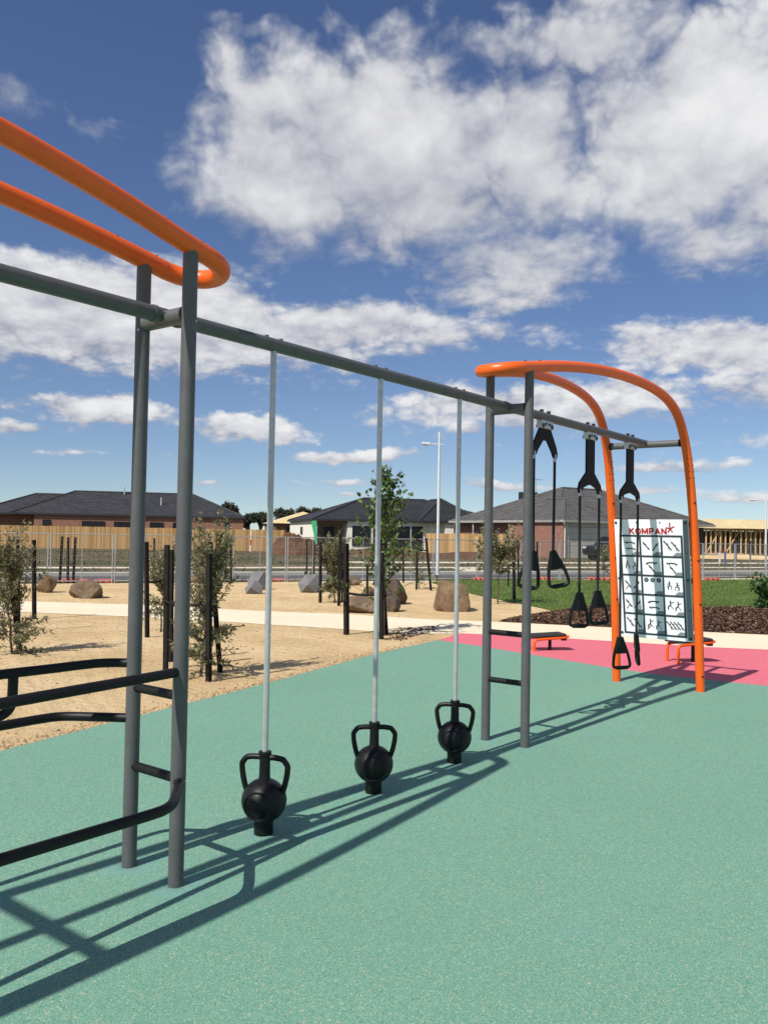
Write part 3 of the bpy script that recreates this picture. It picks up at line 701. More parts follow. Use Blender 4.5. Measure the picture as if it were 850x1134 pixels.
# ------------------------------------------------------------------ trees
def leaves(P, D, L, W, fold=.25):
    k = len(P); D = D/np.linalg.norm(D, axis=1)[:, None]
    rnd = rng.normal(size=(k, 3)); S = np.cross(D, rnd); S /= np.linalg.norm(S, axis=1)[:, None]; N = np.cross(D, S)
    L = L*rng.uniform(.6, 1.3, k)[:, None]; W = W*rng.uniform(.7, 1.3, k)[:, None]
    V = np.zeros((k, 4, 3)); V[:, 0] = P; V[:, 1] = P+D*L*.5+S*W/2+N*L*fold*.3; V[:, 2] = P+D*L; V[:, 3] = P+D*L*.5-S*W/2+N*L*fold*.3
    return V
def young_tree(name, label, base, height, lean, style, seed, leafmat, group=None, spread=.4, nshoot=46, leaf=(.05, .014), per=34, trunk_r=.014, low=.12, sep=None):
    global rng
    keep = rng; rng = np.random.default_rng(seed); rd = random.Random(seed)
    if style != 'cone': height *= .80
    t = thing(name, label, 'tree', base, 0, group)
    tp = [Vector((0, 0, -.03))]; n = 7
    for i in range(1, n+1):
        f = i/n; tp.append(Vector((lean[0]*f+rd.uniform(-.03, .03)*height*.4, lean[1]*f+rd.uniform(-.03, .03)*height*.4, height*.82*f)))
    def tat(h):
        x = max(0, min(1, h/(height*.82)))*n; i = min(n-1, int(x)); return tp[i].lerp(tp[i+1], x-i)
    trk = MB().tube(tp, [trunk_r*(1.2-1.0*i/n) for i in range(n+1)], 9)
    Vs = []
    for s in range(nshoot):
        f = s/nshoot
        h = height*(low + (.80-low)*f**.9); a = rd.uniform(0, 2*math.pi) if not sep or rd.random() > .55 else sep+rd.uniform(-.7, .7)
        if style == 'olive':
            L = height*rd.uniform(.18, .42)*(1.15-.3*f); upk = rd.uniform(.5, 1.8) if f > .3 else rd.uniform(-.1, .7); ou = spread; L *= 1 if f > .3 else .72
        elif style == 'cone':
            L = height*(.26*(1-f)**1.1+.07)*rd.uniform(.6, 1.25); upk = rd.uniform(.5, 1.5); ou = spread*2
        else:
            L = height*rd.uniform(.25, .5); upk = rd.uniform(.2, 1.2); ou = spread*2.2
        o = tat(h); d = Vector((math.cos(a)*ou*2.2, math.sin(a)*ou*2.2, upk)).normalized()
        bend = Vector((rd.uniform(-.3, .3), rd.uniform(-.3, .3), (.6 if f > .3 else -.35)))
        pts = [o + d*(L*q) + bend*(L*q*q*.5) for q in (0, .25, .5, .75, 1)]
        trk.tube(pts, [trunk_r*.28*(1-.8*q) for q in (0, .25, .5, .75, 1)], 5, False)
        kk = int(per*rd.uniform(.6, 1.3)); q = rng.uniform(.12, 1.02, kk)
        PA = np.array([[*p] for p in pts]); ix = np.clip((q*4).astype(int), 0, 3); fr_ = (q*4-ix)[:, None]
        P = PA[ix]*(1-fr_)+PA[ix+1]*fr_
        along = (PA[ix+1]-PA[ix]); along /= np.linalg.norm(along, axis=1)[:, None]+1e-9
        dr_ = rng.normal(size=(kk, 3)); dr_ /= np.linalg.norm(dr_, axis=1)[:, None]
        if style == 'olive': D = along*.8+dr_*.9
        else: D = along*.3+dr_*.9+np.array([0, 0, -.45])
        P = P + dr_*rng.uniform(0, .012, (kk, 1))
        Vs.append(leaves(P, D, leaf[0], leaf[1]))
    trk.build('trunk', BARK, t)
    V = np.concatenate(Vs); k = len(V)
    npmesh('crown', V.reshape(-1, 3), np.arange(4*k).reshape(-1, 4), leafmat, t)
    rng = keep; return t
def lab_tree(px, **kw):
    b = G(*px); return b
b = G(14, 724); T1 = young_tree('young_tree', 'grey-green young tree with drooping leaves at the left edge, among leaning stakes', b, 1.72, (-.1, .06), 'olive', 21, OLIVE, 'staked young olive trees', .38, 92, (.060, .019), 50, .013, .03, None)
b = G(222, 749); T2 = young_tree('young_tree', 'bushy olive-green young tree just behind the near grey posts', b, 1.80, (.10, -.05), 'olive', 5, OLIVE, 'staked young olive trees', .27, 122, (.052, .0175), 52, .014, .06)
b = G(178, 700); T3 = young_tree('young_tree', 'sparse olive-green young tree seen between the two near grey posts', b, 1.45, (.0, -.05), 'olive', 9, OLIVE, 'staked young olive trees', .30, 62, (.060, .021), 40, .012, .2)
b = G(371, 667); T4 = young_tree('young_tree', 'grey-green young tree in front of the cream house porch', b, 1.62, (-.06, .04), 'olive', 14, OLIVE, 'staked young olive trees', .40, 100, (.072, .024), 50, .015, .12)
b = G(424, 704); T5 = young_tree('young_tree', 'tallest narrow green young tree with broad leaves behind the middle pole', b, 2.88, (.05, .02), 'cone', 31, PEAR, None, .18, 84, (.075, .056), 18, .019, .16)
b = G(464, 652); T6 = young_tree('young_tree', 'thin grey-green young tree between two joined stakes at the lawn tip', b, 1.55, (-.1, .04), 'olive', 44, OLIVE, 'staked young olive trees', .5, 26, (.075, .024), 22, .015, .15)
b = G(551, 669); T7 = young_tree('young_tree', 'small dense young tree on the lawn seen between the far grey posts', b, 1.95, (.05, .02), 'bush', 17, OLIVE, 'staked young olive trees', .20, 70, (.08, .034), 46, .016, .42)
b = G(668, 646); T8 = young_tree('young_tree', 'faint young tree beyond the lawn, seen between the ropes near the dark car', b, 1.55, (.0, .0), 'olive', 18, OLIVE, 'staked young olive trees', .4, 26, (.09, .03), 20, .014, .3)
b = G(846, 676); S1 = young_tree('shrub', 'bright green leafy shrub on the mulch at the right edge', b, .98, (.05, 0), 'bush', 19, SHRUB, None, .42, 44, (.10, .055), 22, .012, .12); S1['category'] = 'shrub'

# hardwood stakes with tree ties
def stake(ut, vt, ub, vb, label, tie=None, w=.045, group='dark stakes holding the young trees'):
    b = G(ub, vb); d = dep(b); top = at(ut, vt, d)
    t = thing('tree_stake', label, 'stake', b, 0, group)
    MB().bar((0, 0, -.02), top-b, w).build('shaft', STAKE, t)
    if tie and (Vector(tie[0].location)-b).length < 1.1:
        tr, hh, r_ = tie       # tree root, height, loop radius
        a = (top-b)*(hh/(top-b).z); c = Vector(tr.location)+Vector((0, 0, hh))-b
        side = (c-a).cross(Vector((0, 0, 1))).normalized()*.03
        MB().tube(smoothpath([a+side, (a+c)/2+side*.7+Vector((0, 0, -.03)), c+side, c+(c-a).normalized()*.04, c-side, (a+c)/2-side*.7+Vector((0, 0, -.03)), a-side], 2), .016, 8).build('tie', TIE, t)
    return t
stake(9.5, 604, 22, 722, 'leaning dark stake through the leaves of the tree at the left edge', (T1, .66, .03), .055)
stake(19.5, 597, 21, 700, 'thin dark stake standing behind the leaning one at the left edge', None, .04)
stake(37.5, 598, 38, 685.5, 'upright dark stake left of the brown boulder, clear of the leaves', (T1, .62, .03), .055)
stake(231.5, 613, 231, 755, 'nearest dark stake, upright on the right of the bushy young tree', (T2, .72, .03), .046)
stake(232.5, 600, 244, 744.5, 'dark stake leaning inwards at the right of the bushy young tree', (T2, .76, .03), .052)
stake(185, 603.5, 183.3, 741.5, 'long dark stake between the two near grey posts', (T2, .74, .03), .046)
stake(190, 609, 189, 733, 'second dark stake between the near posts, touching the longer one', None, .042)
stake(162, 600, 163, 706, 'dark stake hidden behind the left near post', (T3, .78, .03), .05)
stake(383, 602, 383.5, 703, 'thick upright dark stake standing on sand left of the middle pole', (T5, .62, .03), .062)
stake(422.5, 612, 422, 708, 'dark stake right behind the middle pole, at the tall tree', (T5, .65, .03), .05)
stake(420, 596, 428, 703.5, 'dark stake leaning by the tall tree, right of the middle pole', (T5, .6, .03), .05)
stake(354.8, 600.5, 354.5, 667.5, 'upright dark stake right of the faceted grey rock', (T4, .95, .03), .052)
stake(377, 592, 375, 671, 'dark stake at the right of the grey-green tree by the cream porch', (T4, .9, .03), .055)
stake(379.5, 598, 378.5, 666.5, 'dark stake just right of another stake, near the brown flat boulder', None, 0.041)
stake(339.6, 598, 339.5, 640, 'dark stake directly behind the single faceted grey rock, left one of two', None, 0.046)
stake(347.3, 598, 347.5, 638, 'dark stake behind the right edge of the single faceted grey rock', None, 0.046)
stake(363, 605, 363, 649, 'short dark stake behind the grey-green tree by the porch', None, 0.041)
stake(406.5, 625, 406.5, 661, 'short dark stake left of the middle pole, above the flat boulder', None, 0.041)
stake(446, 599, 446.5, 645.5, 'dark stake right of the tall green tree, behind the dark boulder', None, 0.041)
stake(430, 599, 430.5, 640, 'dark stake half hidden by the leaves of the tall tree', None, 0.044)
stake(462, 596, 461, 653, 'left stake of the joined pair at the lawn tip', (T6, 1.12, .03), .06)
stake(471.5, 596, 477, 654, 'leaning right stake of the joined pair at the lawn tip', (T6, 1.1, .03), .055)
stake(568.5, 601, 569, 664.5, 'upright dark stake on the lawn between the far grey posts', (T7, .75, .03), .055)
stake(563, 597, 562.5, 650, 'dark stake behind the small dense tree on the lawn', None, 0.044)
stake(573.5, 599, 573.5, 645, 'thin dark stake beyond the lawn, close to the right far post', None, 0.044)
stake(594.5, 600, 594.5, 645, 'dark stake beyond the lawn behind the high hanging grip', None, 0.044)
stake(69, 594, 66, 646, 'leftmost of three far stakes in front of the paling fence, leaning', None, 0.052)
stake(75.5, 595, 75, 646, 'middle of three far stakes in front of the paling fence', None, 0.052)
stake(83.5, 595, 81, 645.5, 'rightmost of three far stakes in front of the paling fence', None, 0.056)
stake(170.8, 596, 170.5, 645, 'far dark stake between the near posts, clear of the leaves', None, 0.048)
stake(250.5, 598, 250, 645, 'left stake of the far pair right of the bushy tree', None, 0.044)
stake(255.3, 599, 256, 645.5, 'right stake of the far pair right of the bushy tree', None, 0.044)
stake(661, 604, 661, 647, 'dark stake beyond the lawn behind the left rope of the middle strap', None, .05)

# ------------------------------------------------------------------ boulders
def boulder(px, size, mat, label, seed, rz=0, cut=None, npl=11):
    rd = random.Random(seed); bm = bmesh.new(); bmesh.ops.create_icosphere(bm, subdivisions=4, radius=1)
    pl = []
    for i in range(npl):
        n = Vector((rd.gauss(0, 1), rd.gauss(0, 1), rd.gauss(0, .8))).normalized(); pl.append((n, rd.uniform(.62, .92)))
    if cut: pl += [(Vector(c[:3]).normalized(), c[3]) for c in cut]
    from mathutils import noise as mn
    for v in bm.verts:
        d = v.co.normalized(); r_ = 1.0
        for n, k in pl:
            c = d.dot(n)
            if c > .05: r_ = min(r_, k/c)
        v.co = d*r_
        v.co += d*(.06*mn.fractal(d*2.2+Vector((seed, 0, 0)), 1, 2, 4) + .03*mn.noise(d*9+Vector((seed, 3, 0))))
    zs = [v.co.z for v in bm.verts]; xs = [v.co.x for v in bm.verts]; ys = [v.co.y for v in bm.verts]
    kx, ky, kz = size[0]/(max(xs)-min(xs)), size[1]/(max(ys)-min(ys)), size[2]/(max(zs)-min(zs)*.6)
    for v in bm.verts:
        v.co = Vector((v.co.x*kx, v.co.y*ky, max(-.04, v.co.z*kz - min(zs)*.6*kz*1.0)))
    me = bpy.data.meshes.new('boulder'); bm.to_mesh(me); bm.free(); me.materials.append(mat)
    for p in me.polygons: p.use_smooth = True
    me.set_sharp_from_angle(angle=R(28))
    o = bpy.data.objects.new('boulder', me); COL.objects.link(o); g = G(*px); o.location = (g.x, g.y, 0)
    o.rotation_euler = (0, 0, math.atan2(r0.y, r0.x)+rz)
    return tag(o, label, 'boulder')
def wpx(w, v, u=425): return w/F*dep(G(u, v))
boulder((97, 662), (wpx(38, 662, 97), .62, wpx(19, 662, 97)*1.05), ROCK, 'low rounded brown boulder on the sand left of the near posts', 3)
boulder((51, 656), (wpx(24, 656, 51), .5, wpx(18, 657, 51)*1.1), ROCKR, 'dark wedge-shaped brown boulder beside the upright left stake', 8, 0, [(-.7, 0, .7, .55)])
boulder((399, 678), (wpx(42, 678), .7, wpx(19, 678)), ROCK, 'flat pale brown boulder behind the thick stake and middle pole', 12)
boulder((438, 669), (wpx(27, 669), .6, wpx(27, 670)*1.05), ROCKD, 'tall dark boulder right of the middle pole', 15)
boulder((432.5, 677), (wpx(23, 677), .45, wpx(18, 677)), ROCKD, 'small dark boulder in front of the tall dark one', 16)
boulder((500, 676), (wpx(39, 676, 500), .75, wpx(32, 677, 500)*1.05), ROCKR, 'big upright red-brown boulder with a crack, behind the third pole', 23, R(10), [(0, -1, .12, .6), (-1, .1, .12, .66), (1, -.1, .25, .66), (.12, 0, 1, .66), (0, 1, .1, .6)], 2)
boulder((432, 652), (wpx(24, 652), .5, wpx(11, 652)*1.1), ROCK, 'pale boulder farther back behind the tall dark one', 27)
boulder((389, 648), (wpx(22, 648), .6, wpx(9, 648)*1.1), ROCK, 'distant low boulder left of the tall green tree', 29)
boulder((481, 643), (wpx(10, 643), .4, wpx(6, 643)*1.1), ROCK, 'tiny pale boulder beside the tip of the lawn', 33)
boulder((408, 660), (wpx(14, 660), .4, wpx(9, 660)*1.2), ROCKR, 'small rough brown boulder hidden behind the tall tree', 35)
def facetrock(px, w, h, label, pts, ob=None):
    bm = bmesh.new()
    for x, y, z in pts: bm.verts.new((x*w, y*w*.8, z*h))
    bmesh.ops.convex_hull(bm, input=bm.verts); bmesh.ops.recalc_face_normals(bm, faces=bm.faces)
    me = bpy.data.meshes.new('faceted_rock'); bm.to_mesh(me); bm.free(); me.materials.append(FACET)
    o = bpy.data.objects.new('faceted_rock', me); COL.objects.link(o); g = G(*px); o.location = (g.x, g.y, 0); o.rotation_euler = (0, 0, math.atan2(r0.y, r0.x))
    return tag(o, label, 'climbing rock')
k = wpx(1, 656, 342)
facetrock((342, 656), 24*k, 20*k*1.03, 'single faceted grey concrete rock behind the upright stake', [(-.36, -.25, 0), (.36, -.30, 0), (.45, .4, 0), (-.4, .4, 0), (-.52, -.05, .48), (-.05, -.68, .40), (.5, -.1, .45), (-.10, -.12, 1.0), (.36, -.02, .96), (.3, .35, .95), (-.2, .3, .9), (.05, .5, .4)])
k = wpx(1, 657, 281)
facetrock((281, 657.5), 20*k, 15*k*1.05, 'smaller front one of the two touching faceted grey rocks', [(-.4, -.3, 0), (.42, -.3, 0), (.4, .4, 0), (-.4, .4, 0), (-.5, 0, .4), (-.12, -.66, .45), (.5, -.05, .5), (.08, -.1, 1.0), (.12, .3, .85), (-.22, .1, .75)])
k = wpx(1, 653, 284)
facetrock((285, 653), 23*k, 19*k*1.08, 'larger rear one of the two touching faceted grey rocks', [(-.4, -.35, 0), (.45, -.3, 0), (.45, .4, 0), (-.4, .4, 0), (-.5, 0, .4), (.1, -.64, .5), (.5, 0, .5), (-.2, -.1, 1.0), (.32, -.1, 1.0), (.35, .3, .9), (-.15, .3, .88)])

# ------------------------------------------------------------------ temporary fence
ang = math.atan2(ST.y, ST.x)
FH, FWD = 1.385, 1.66
fgroup = 'temporary wire fence panels along the street'
def fence_panel(label):
    t = thing('wire_fence', label, 'wire fence', (0, 0, 0), ang, fgroup)
    f = MB()
    f.tube([(0.02, 0, 0), (0.02, 0, FH)], .017, 10); f.tube([(FWD-.02, 0, 0), (FWD-.02, 0, FH)], .017, 10)
    f.tube([(FWD/2, 0, .06), (FWD/2, 0, FH)], .010, 8)
    f.tube([(.02, 0, FH-.015), (FWD-.02, 0, FH-.015)], .016, 10); f.tube([(.02, 0, .07), (FWD-.02, 0, .07)], .014, 10)
    f.build('frame', GALVF, t)
    w = MB()
    for i in range(1, 33): w.box((FWD*i/33, 0, FH/2+.02), (.0026, .0026, FH-.1))
    for i in range(1, 9): w.box((FWD/2, 0, .07+(FH-.1)*i/9), (FWD-.04, .0026, .0026))
    w.build('wire_mesh', GALVF, t)
    return t
proto = None; s0 = -6.2
places = ['at the far left in front of the paling fence', 'left of the three far stakes', 'in front of the paling fence, left of the near posts', 'left of and behind the near posts', 'behind the near grey posts', 'behind the bushy tree', 'left of the dirt mound', 'in front of the dirt mound', 'in front of the cream porch', 'behind the tall green tree', 'left of the street lamp', 'right of the street lamp', 'left of the far grey posts', 'behind the far grey posts', 'in front of the brown brick wall', 'in front of the garage and dark car', 'behind the instruction board', 'hidden by the instruction board', 'beyond the right orange leg', 'in front of the timber frame house', 'at the right edge before the timber frame', 'at the far right edge']
for i in range(22):
    t = fence_panel('x') if proto is None else copy_tree(proto)
    proto = proto or t
    p = SP(s0+i*(FWD+.03), 20.9-.0*i); t.location = p
    t['label'] = 'wire fence panel ' + places[i]
def foot(p, rz, label):
    t = thing('fence_block', label, 'fence block', p, rz, 'red plastic feet of the wire fence')
    MB().box((0, 0, .055), (.50, .20, .10), None, .02).build('base', PINKB, t)
    h = MB()
    for x in (-.17, 0, .17): h.box((x, -.101, .055), (.06, .012, .05))
    h.build('slot', DARKIN, t)
    return t
fp = [(79, 645, 'red fence block left of the three far stakes'), (90, 645.5, 'red fence block right behind the three far stakes'), (115.5, 645.5, 'red fence block in front of the paling fence, above the rounded boulder'), (212, 643, 'red fence block half hidden by the bushy tree'), (305, 644, 'red fence block beside the first pole, between the grey rocks'), (532, 643, 'red fence block at the lawn edge beside the left far post'), (603, 642.5, 'red fence block behind the high hanging grip'), (659, 642.5, 'red fence block behind the orange arch leg on the left'), (669, 642.8, 'red fence block between the middle strap and the left orange leg'), (788, 643, 'red fence block right of the right orange leg'), (843, 642, 'red fence block at the right edge above the shrub')]
for u, v, l in fp:
    g = G(u, v); foot((g.x, g.y, 0), math.atan2(r0.y, r0.x)+R(random.uniform(-12, 12)), l)

# ------------------------------------------------------------------ paling fences
def paling_fence(A, B, h, label, rails=True):
    A = Vector(A); B = Vector(B); d = B-A; L = d.length
    t = thing('paling_fence', label, 'fence', A, math.atan2(d.y, d.x))
    m_ = MB(); n = int(L/.105)
    for i in range(n):
        hh = h+random.uniform(-.015, .015); m_.box((L*(i+.5)/n, random.uniform(-.006, .006) - (.012 if i % 2 else 0), hh/2), (L/n*.97, .016, hh))
    m_.build('paling_boards', PALING, t)
    m_ = MB()
    for z in (.3, .9, 1.45): m_.box((L/2, .05, z), (L, .05, .07))
    m_.build('rails', PALING, t)
    for i in range(int(L/2.7)+1): MB().box((min(L-.06, .06+i*2.7), .14, h/2), (.1, .1, h-.05)).build('fence_post', PALING, t)
    return t
A = CF((-120-425)/F*64, 64); B = CF((315-425)/F*67.5, 67.5)
paling_fence(A, B, 1.72, 'long timber paling fence in front of the red-brown brick house')
paling_fence(CF((472-425)/F*69, 69), CF((566-425)/F*66, 66), 1.68, 'short timber paling fence between the cream house and the brown brick house')

# ------------------------------------------------------------------ houses
def hip(mb, x0, x1, y0, y1, ze, zr, ov=.45):
    x0 -= ov; x1 += ov; y0 -= ov; y1 += ov; w, d = x1-x0, y1-y0
    if w >= d: a = (x0+d/2, (y0+y1)/2, zr); b = (x1-d/2, (y0+y1)/2, zr)
    else: a = ((x0+x1)/2, y0+w/2, zr); b = ((x0+x1)/2, y1-w/2, zr)
    v = [(x0, y0, ze), (x1, y0, ze), (x1, y1, ze), (x0, y1, ze), a, b]
    if w >= d: f = [(0, 1, 5, 4), (1, 2, 5), (2, 3, 4, 5), (3, 0, 4)]
    else: f = [(0, 1, 4), (1, 2, 5, 4), (2, 3, 5), (3, 0, 4, 5)]
    mb.add(v, f+[(3, 2, 1, 0)])
    return [(v[0], a), (v[1], b if w >= d else a), (v[2], b), (v[3], a if w >= d else b), (a, b)], (x0, x1, y0, y1)
def gutter(mb, e, ze):
    x0, x1, y0, y1 = e; q = .06
    mb.box(((x0+x1)/2, y0-q, ze-.075), (x1-x0+.24, .12, .17)); mb.box(((x0+x1)/2, y1+q, ze-.075), (x1-x0+.24, .12, .17))
    mb.box((x0-q, (y0+y1)/2, ze-.075), (.12, y1-y0, .17)); mb.box((x1+q, (y0+y1)/2, ze-.075), (.12, y1-y0, .17))
def caps(mb, ridges):
    for a, b in ridges: mb.tube([Vector(a)+Vector((0, 0, .0)), Vector(b)+Vector((0, 0, .0))], .09, 8)
def window(house, x, y, z, w, h, face='y', mat=WFRAME, panes=2):
    f = MB()
    def bb(c, s):
        if face == 'y': f.box((x+c[0], y+c[1], z+c[2]), s)
        else: f.box((x+c[1], y+c[0], z+c[2]), (s[1], s[0], s[2]))
    q = .05
    bb((0, 0, h/2), (w+q, .08, q)); bb((0, 0, -h/2), (w+q, .08, q)); bb((-w/2, 0, 0), (q, .08, h-q)); bb((w/2, 0, 0), (q, .08, h-q))
    for i in range(1, panes): bb((-w/2+w*i/panes, 0, 0), (q*.8, .07, h-q))
    o = f.build('window', mat, house); p = MB()
    if face == 'y': p.box((x, y+.012, z), (w-q, .02, h-q))
    else: p.box((x+.012, y, z), (.02, w-q, h-q))
    p.build('pane', GLASS, o); return o
def frame_for(P0, P1):
    d = Vector(P1)-Vector(P0); return math.atan2(d.y, d.x), d.length
def vent(mb, x, y, z, h=.5): mb.tube([(x, y, z-.3), (x, y, z+h)], .05, 8); mb.tube([(x, y, z+h), (x, y, z+h+.09)], .085, 8)

# red-brown brick house, left
P0 = CF((30-425)/F*72, 72); P1 = CF((276-425)/F*76.5, 76.5); rz, L = frame_for(P0, P1)
ha = thing('brick_house', 'long red-brown brick house with a dark tiled roof behind the paling fence', 'house', P0, rz)
ZE = 2.78
MB().box((L/2, 4.9, ZE/2), (L-1.0, 9.0, ZE)).build('wall', BRICK_A, ha)
MB().box((-1.8, 5.4, ZE/2-.06), (4.6, 7.2, ZE-.02)).build('side_wing_wall', BRICK_A, ha)
rf = MB(); r1, e1 = hip(rf, -1.2, L-.5, .4, 9.4, ZE+.1, 5.02, .10); r2, e2 = hip(rf, -4.3, 8.5, .9, 9.3, ZE+.09, 4.70, .2)
ro = rf.build('roof', TILE_A, ha); cp_ = MB(); caps(cp_, r1+r2); cp_.build('ridge_caps', TILE_A, ro)
g_ = MB(); gutter(g_, e1, ZE+.1); gutter(g_, (e2[0], 1.0, e2[2], e2[3]), ZE+.08); g_.build('gutter', FASCIA, ha)
def xa(u): return (u-30)/(276-30)*L
for u0_, u1_, z0_, z1_ in ((46, 54, 1.70, 2.27), (88, 112, 1.55, 2.22), (123, 143, 1.55, 2.22), (162.5, 177, 1.6, 2.22), (188.5, 202, 1.6, 2.22), (248, 253, 1.5, 2.3)):
    window(ha, (xa(u0_)+xa(u1_))/2, .36, (z0_+z1_)/2, xa(u1_)-xa(u0_), z1_-z0_, panes=1 if u1_-u0_ < 10 else 2)
for u_, zv, y_ in ((130, 4.98, 4.5), (174, 4.0, 2.4)):
    v_ = MB(); vent(v_, xa(u_), y_, zv, .45); v_.build('vent_pipe', PALEPIPE, ro)

# cream house, centre
E_ = Vector((.96, .28)); P0 = CF((348-425)/F*72, 72); P1 = CF((348-425)/F*72+.96*18, 72+.28*18); rz, L = frame_for(P0, P1)
hb_ = thing('cream_house', 'cream rendered house with a black tiled hip roof and a recessed porch', 'house', P0, rz)
W_ = 18.0; Dp = 12.0
m_ = MB(); m_.box((.13, Dp/2, ZE/2-.05), (.26, Dp, ZE)); m_.box((9.3, Dp/2+1.8, ZE/2-.06), (W_-.6, Dp-3.6, ZE-.02)); m_.box((4.1, 1.0, ZE/2-.055), (2.3, 1.95, ZE-.01)); m_.box((11.5, 1.0, ZE/2-.055), (8.5, 1.95, ZE-.01)); m_.box((14.1, -.5, ZE/2-.056), (5.0, 1.0, ZE-.012))
m_.build('wall', CREAM, hb_)
rf = MB(); r1, e1 = hip(rf, 0, W_, 0, Dp, ZE, 4.92, .14); r2, e2 = hip(rf, 9.3, 15.2, -1.0, 8, ZE+.01, 4.86, .12)
ro = rf.build('roof', TILE_B, hb_); cp_ = MB(); caps(cp_, r1+r2); cp_.build('ridge_caps', TILE_B, ro)
g_ = MB(); gutter(g_, e1, ZE); gutter(g_, (e2[0], e2[1], e2[2], -.3), ZE+.015); g_.build('gutter', FASCIA, hb_)
MB().box((1.6, .10, ZE-.28), (2.66, .16, .22)).build('porch_beam', BROWNT, hb_)
d_ = MB().box((1.75, 1.96, 1.08), (1.0, .06, 2.1)).build('front_door', WFRAME, hb_)
MB().tube([(2.1, 1.90, 1.05), (2.1, 1.90, 1.25)], .02, 8).build('handle', CHROME, d_)
window(hb_, 4.2, -.0, 1.35, 1.6, 1.7, panes=1); window(hb_, 7.7, -.0, 1.3, 1.8, 1.9); window(hb_, 9.3, -.0, 1.3, 1.0, 1.9, panes=1); window(hb_, 13.0, -1.02, 1.55, .9, .75, panes=1)
window(hb_, -.03, 5.6, 1.75, .8, .6, 'x', panes=1)
MB().box((10.6, -.05, 1.36), (.35, .2, 2.7), None, .01).build('pier', CREAM, hb_)
# unfinished house behind it
P0 = CF((303-425)/F*98, 98); P1 = CF((322-425)/F*98+3, 99.5); rz, L = frame_for(P0, P1)
hc = thing('unfinished_house', 'small unfinished house with pale roof battens behind the cream house', 'house', P0, rz)
MB().box((4.2, 4, 1.25), (8, 8, 2.6)).build('wall', BROWNT, hc)
rf = MB(); hip(rf, .3, 8.2, 0, 8, 2.62, 4.15, .4); rf.build('roof', OSB, hc); window(hc, 2.2, -.03, 1.6, 1.3, 1.2)
# brown brick house with garage, right
e_ = (.85, .53); lat0, d0 = (623.5-425)/F*60.5, 60.5
P0 = CF(lat0, d0); P1 = CF(lat0+e_[0]*17, d0+e_[1]*17); rz, L = frame_for(P0, P1)
hd = thing('garage_house', 'brown brick house with a grey tiled roof and beige garage behind the straps', 'house', P0, rz)
DD = 13.2
m_ = MB(); m_.box((L/2, DD/2+.9, ZE/2-.05), (L-1.0, DD-.6, ZE)); m_.box((.13, 3, ZE/2-.055), (.26, 6, ZE-.01)); m_.box((3.4, 3.4, ZE/2-.052), (6.2, 5.8, ZE-.004))
m_.build('wall', BRICK_D, hd)
m_ = MB(); m_.box((.42, .25, ZE/2-.053), (.32, .5, ZE-.006)); m_.box((6.3, .25, ZE/2-.053), (.5, .5, ZE-.006)); m_.box((3.35, .25, ZE-.26), (5.4, .5, .40)); m_.build('garage_surround', BEIGE, hd)
gd = MB()
for i in range(5): gd.box((3.35, .10, .24+.46*i), (5.4, .06, .445), None, .01)
gd.build('garage_door', GDOOR, hd)
rf = MB(); r1, e1 = hip(rf, .2, L, .6, DD, ZE, 5.66, .3); r2, e2 = hip(rf, 0, 7.0, -.1, 9, ZE+.01, 4.55, .10)
ro = rf.build('roof', TILE_D, hd); cp_ = MB(); caps(cp_, r1+r2); cp_.build('ridge_caps', TILE_D, ro)
g_ = MB(); gutter(g_, e1, ZE); gutter(g_, (e2[0], e2[1], e2[2], 3.0), ZE+.012); g_.build('gutter', FASCL, hd)
MB().tube(smoothpath([(-.15, -.28, ZE-.1), (-.13, -.25, ZE-.25), (.12, -.1, ZE-.5), (.12, -.06, ZE-.7), (.12, -.06, .05)], 1), .06, 8).build('downpipe', PALEPIPE, hd)
window(hd, -.03 + .0, 9.2, 1.75, .8, .75, 'x', panes=1)
MB().tube([(-.05, 10.4, .05), (-.05, 10.4, ZE-.1)], .05, 8).build('downpipe', PALEPIPE, hd)
ev = MB().box((6.6, 11.2, 4.95), (1.25, 1.15, 1.0), None, 0.044); ev.build('cooler_box', WFRAME, ro)
v_ = MB(); vent(v_, 6.6, 5.0, 5.1, .5); v_.build('vent_pipe', PALEPIPE, ro)
an = MB(); an.tube([(6.0, 9.5, 5.0), (6.0, 9.5, 6.6)], .02, 6); an.tube([(5.4, 9.5, 6.45), (6.6, 9.5, 6.45)], .02, 6)
for i in range(6): an.tube([(5.45+.22*i, 9.2, 6.45), (5.45+.22*i, 9.8, 6.45)], .012, 6)
an.build('antenna', GALVF, ro)
m_ = MB(); m_.box((16.2, .9, 1.3), (1.2, .06, 2.5)); m_.build('porch_screen', DARKIN, hd)
# timber-frame house under construction, far right
P0 = CF((770-425)/F*92, 92); P1 = CF((930-425)/F*92+3, 97); rz, L = frame_for(P0, P1)
he = thing('timber_frame_house', 'unfinished house of bare pine studs under pale roof sheets at the right', 'house', P0, rz)
LE = L
rf = MB(); hip(rf, 0, LE, 0, 11, 2.85, 4.05, .5); hip(rf, 4.5, 10.5, -1.2, 8, 2.86, 3.95, .4); rf.build('roof', OSB, he)
stx = [.1+.62*i for i in range(int(LE/.62))][:48]
for i, x in enumerate(stx): MB().box((x, 0 if not 4.5 < x < 10.5 else -1.0, 1.42), (.11, .12, 2.8)).build('stud', STUD, he)
for i in range(44): MB().box((.4+i*LE/45, 3.0 + (i*7 % 5)*1.1, 1.42), (.11, .12, 2.8)).build('stud', STUD, he)
for y in (0, 4.5): MB().box((LE/2, y, 2.74), (LE, .11, .12)).build('top_plate', STUD, he); MB().box((LE/2, y+.005, .08), (LE, .10, .1)).build('bottom_plate', STUD, he)
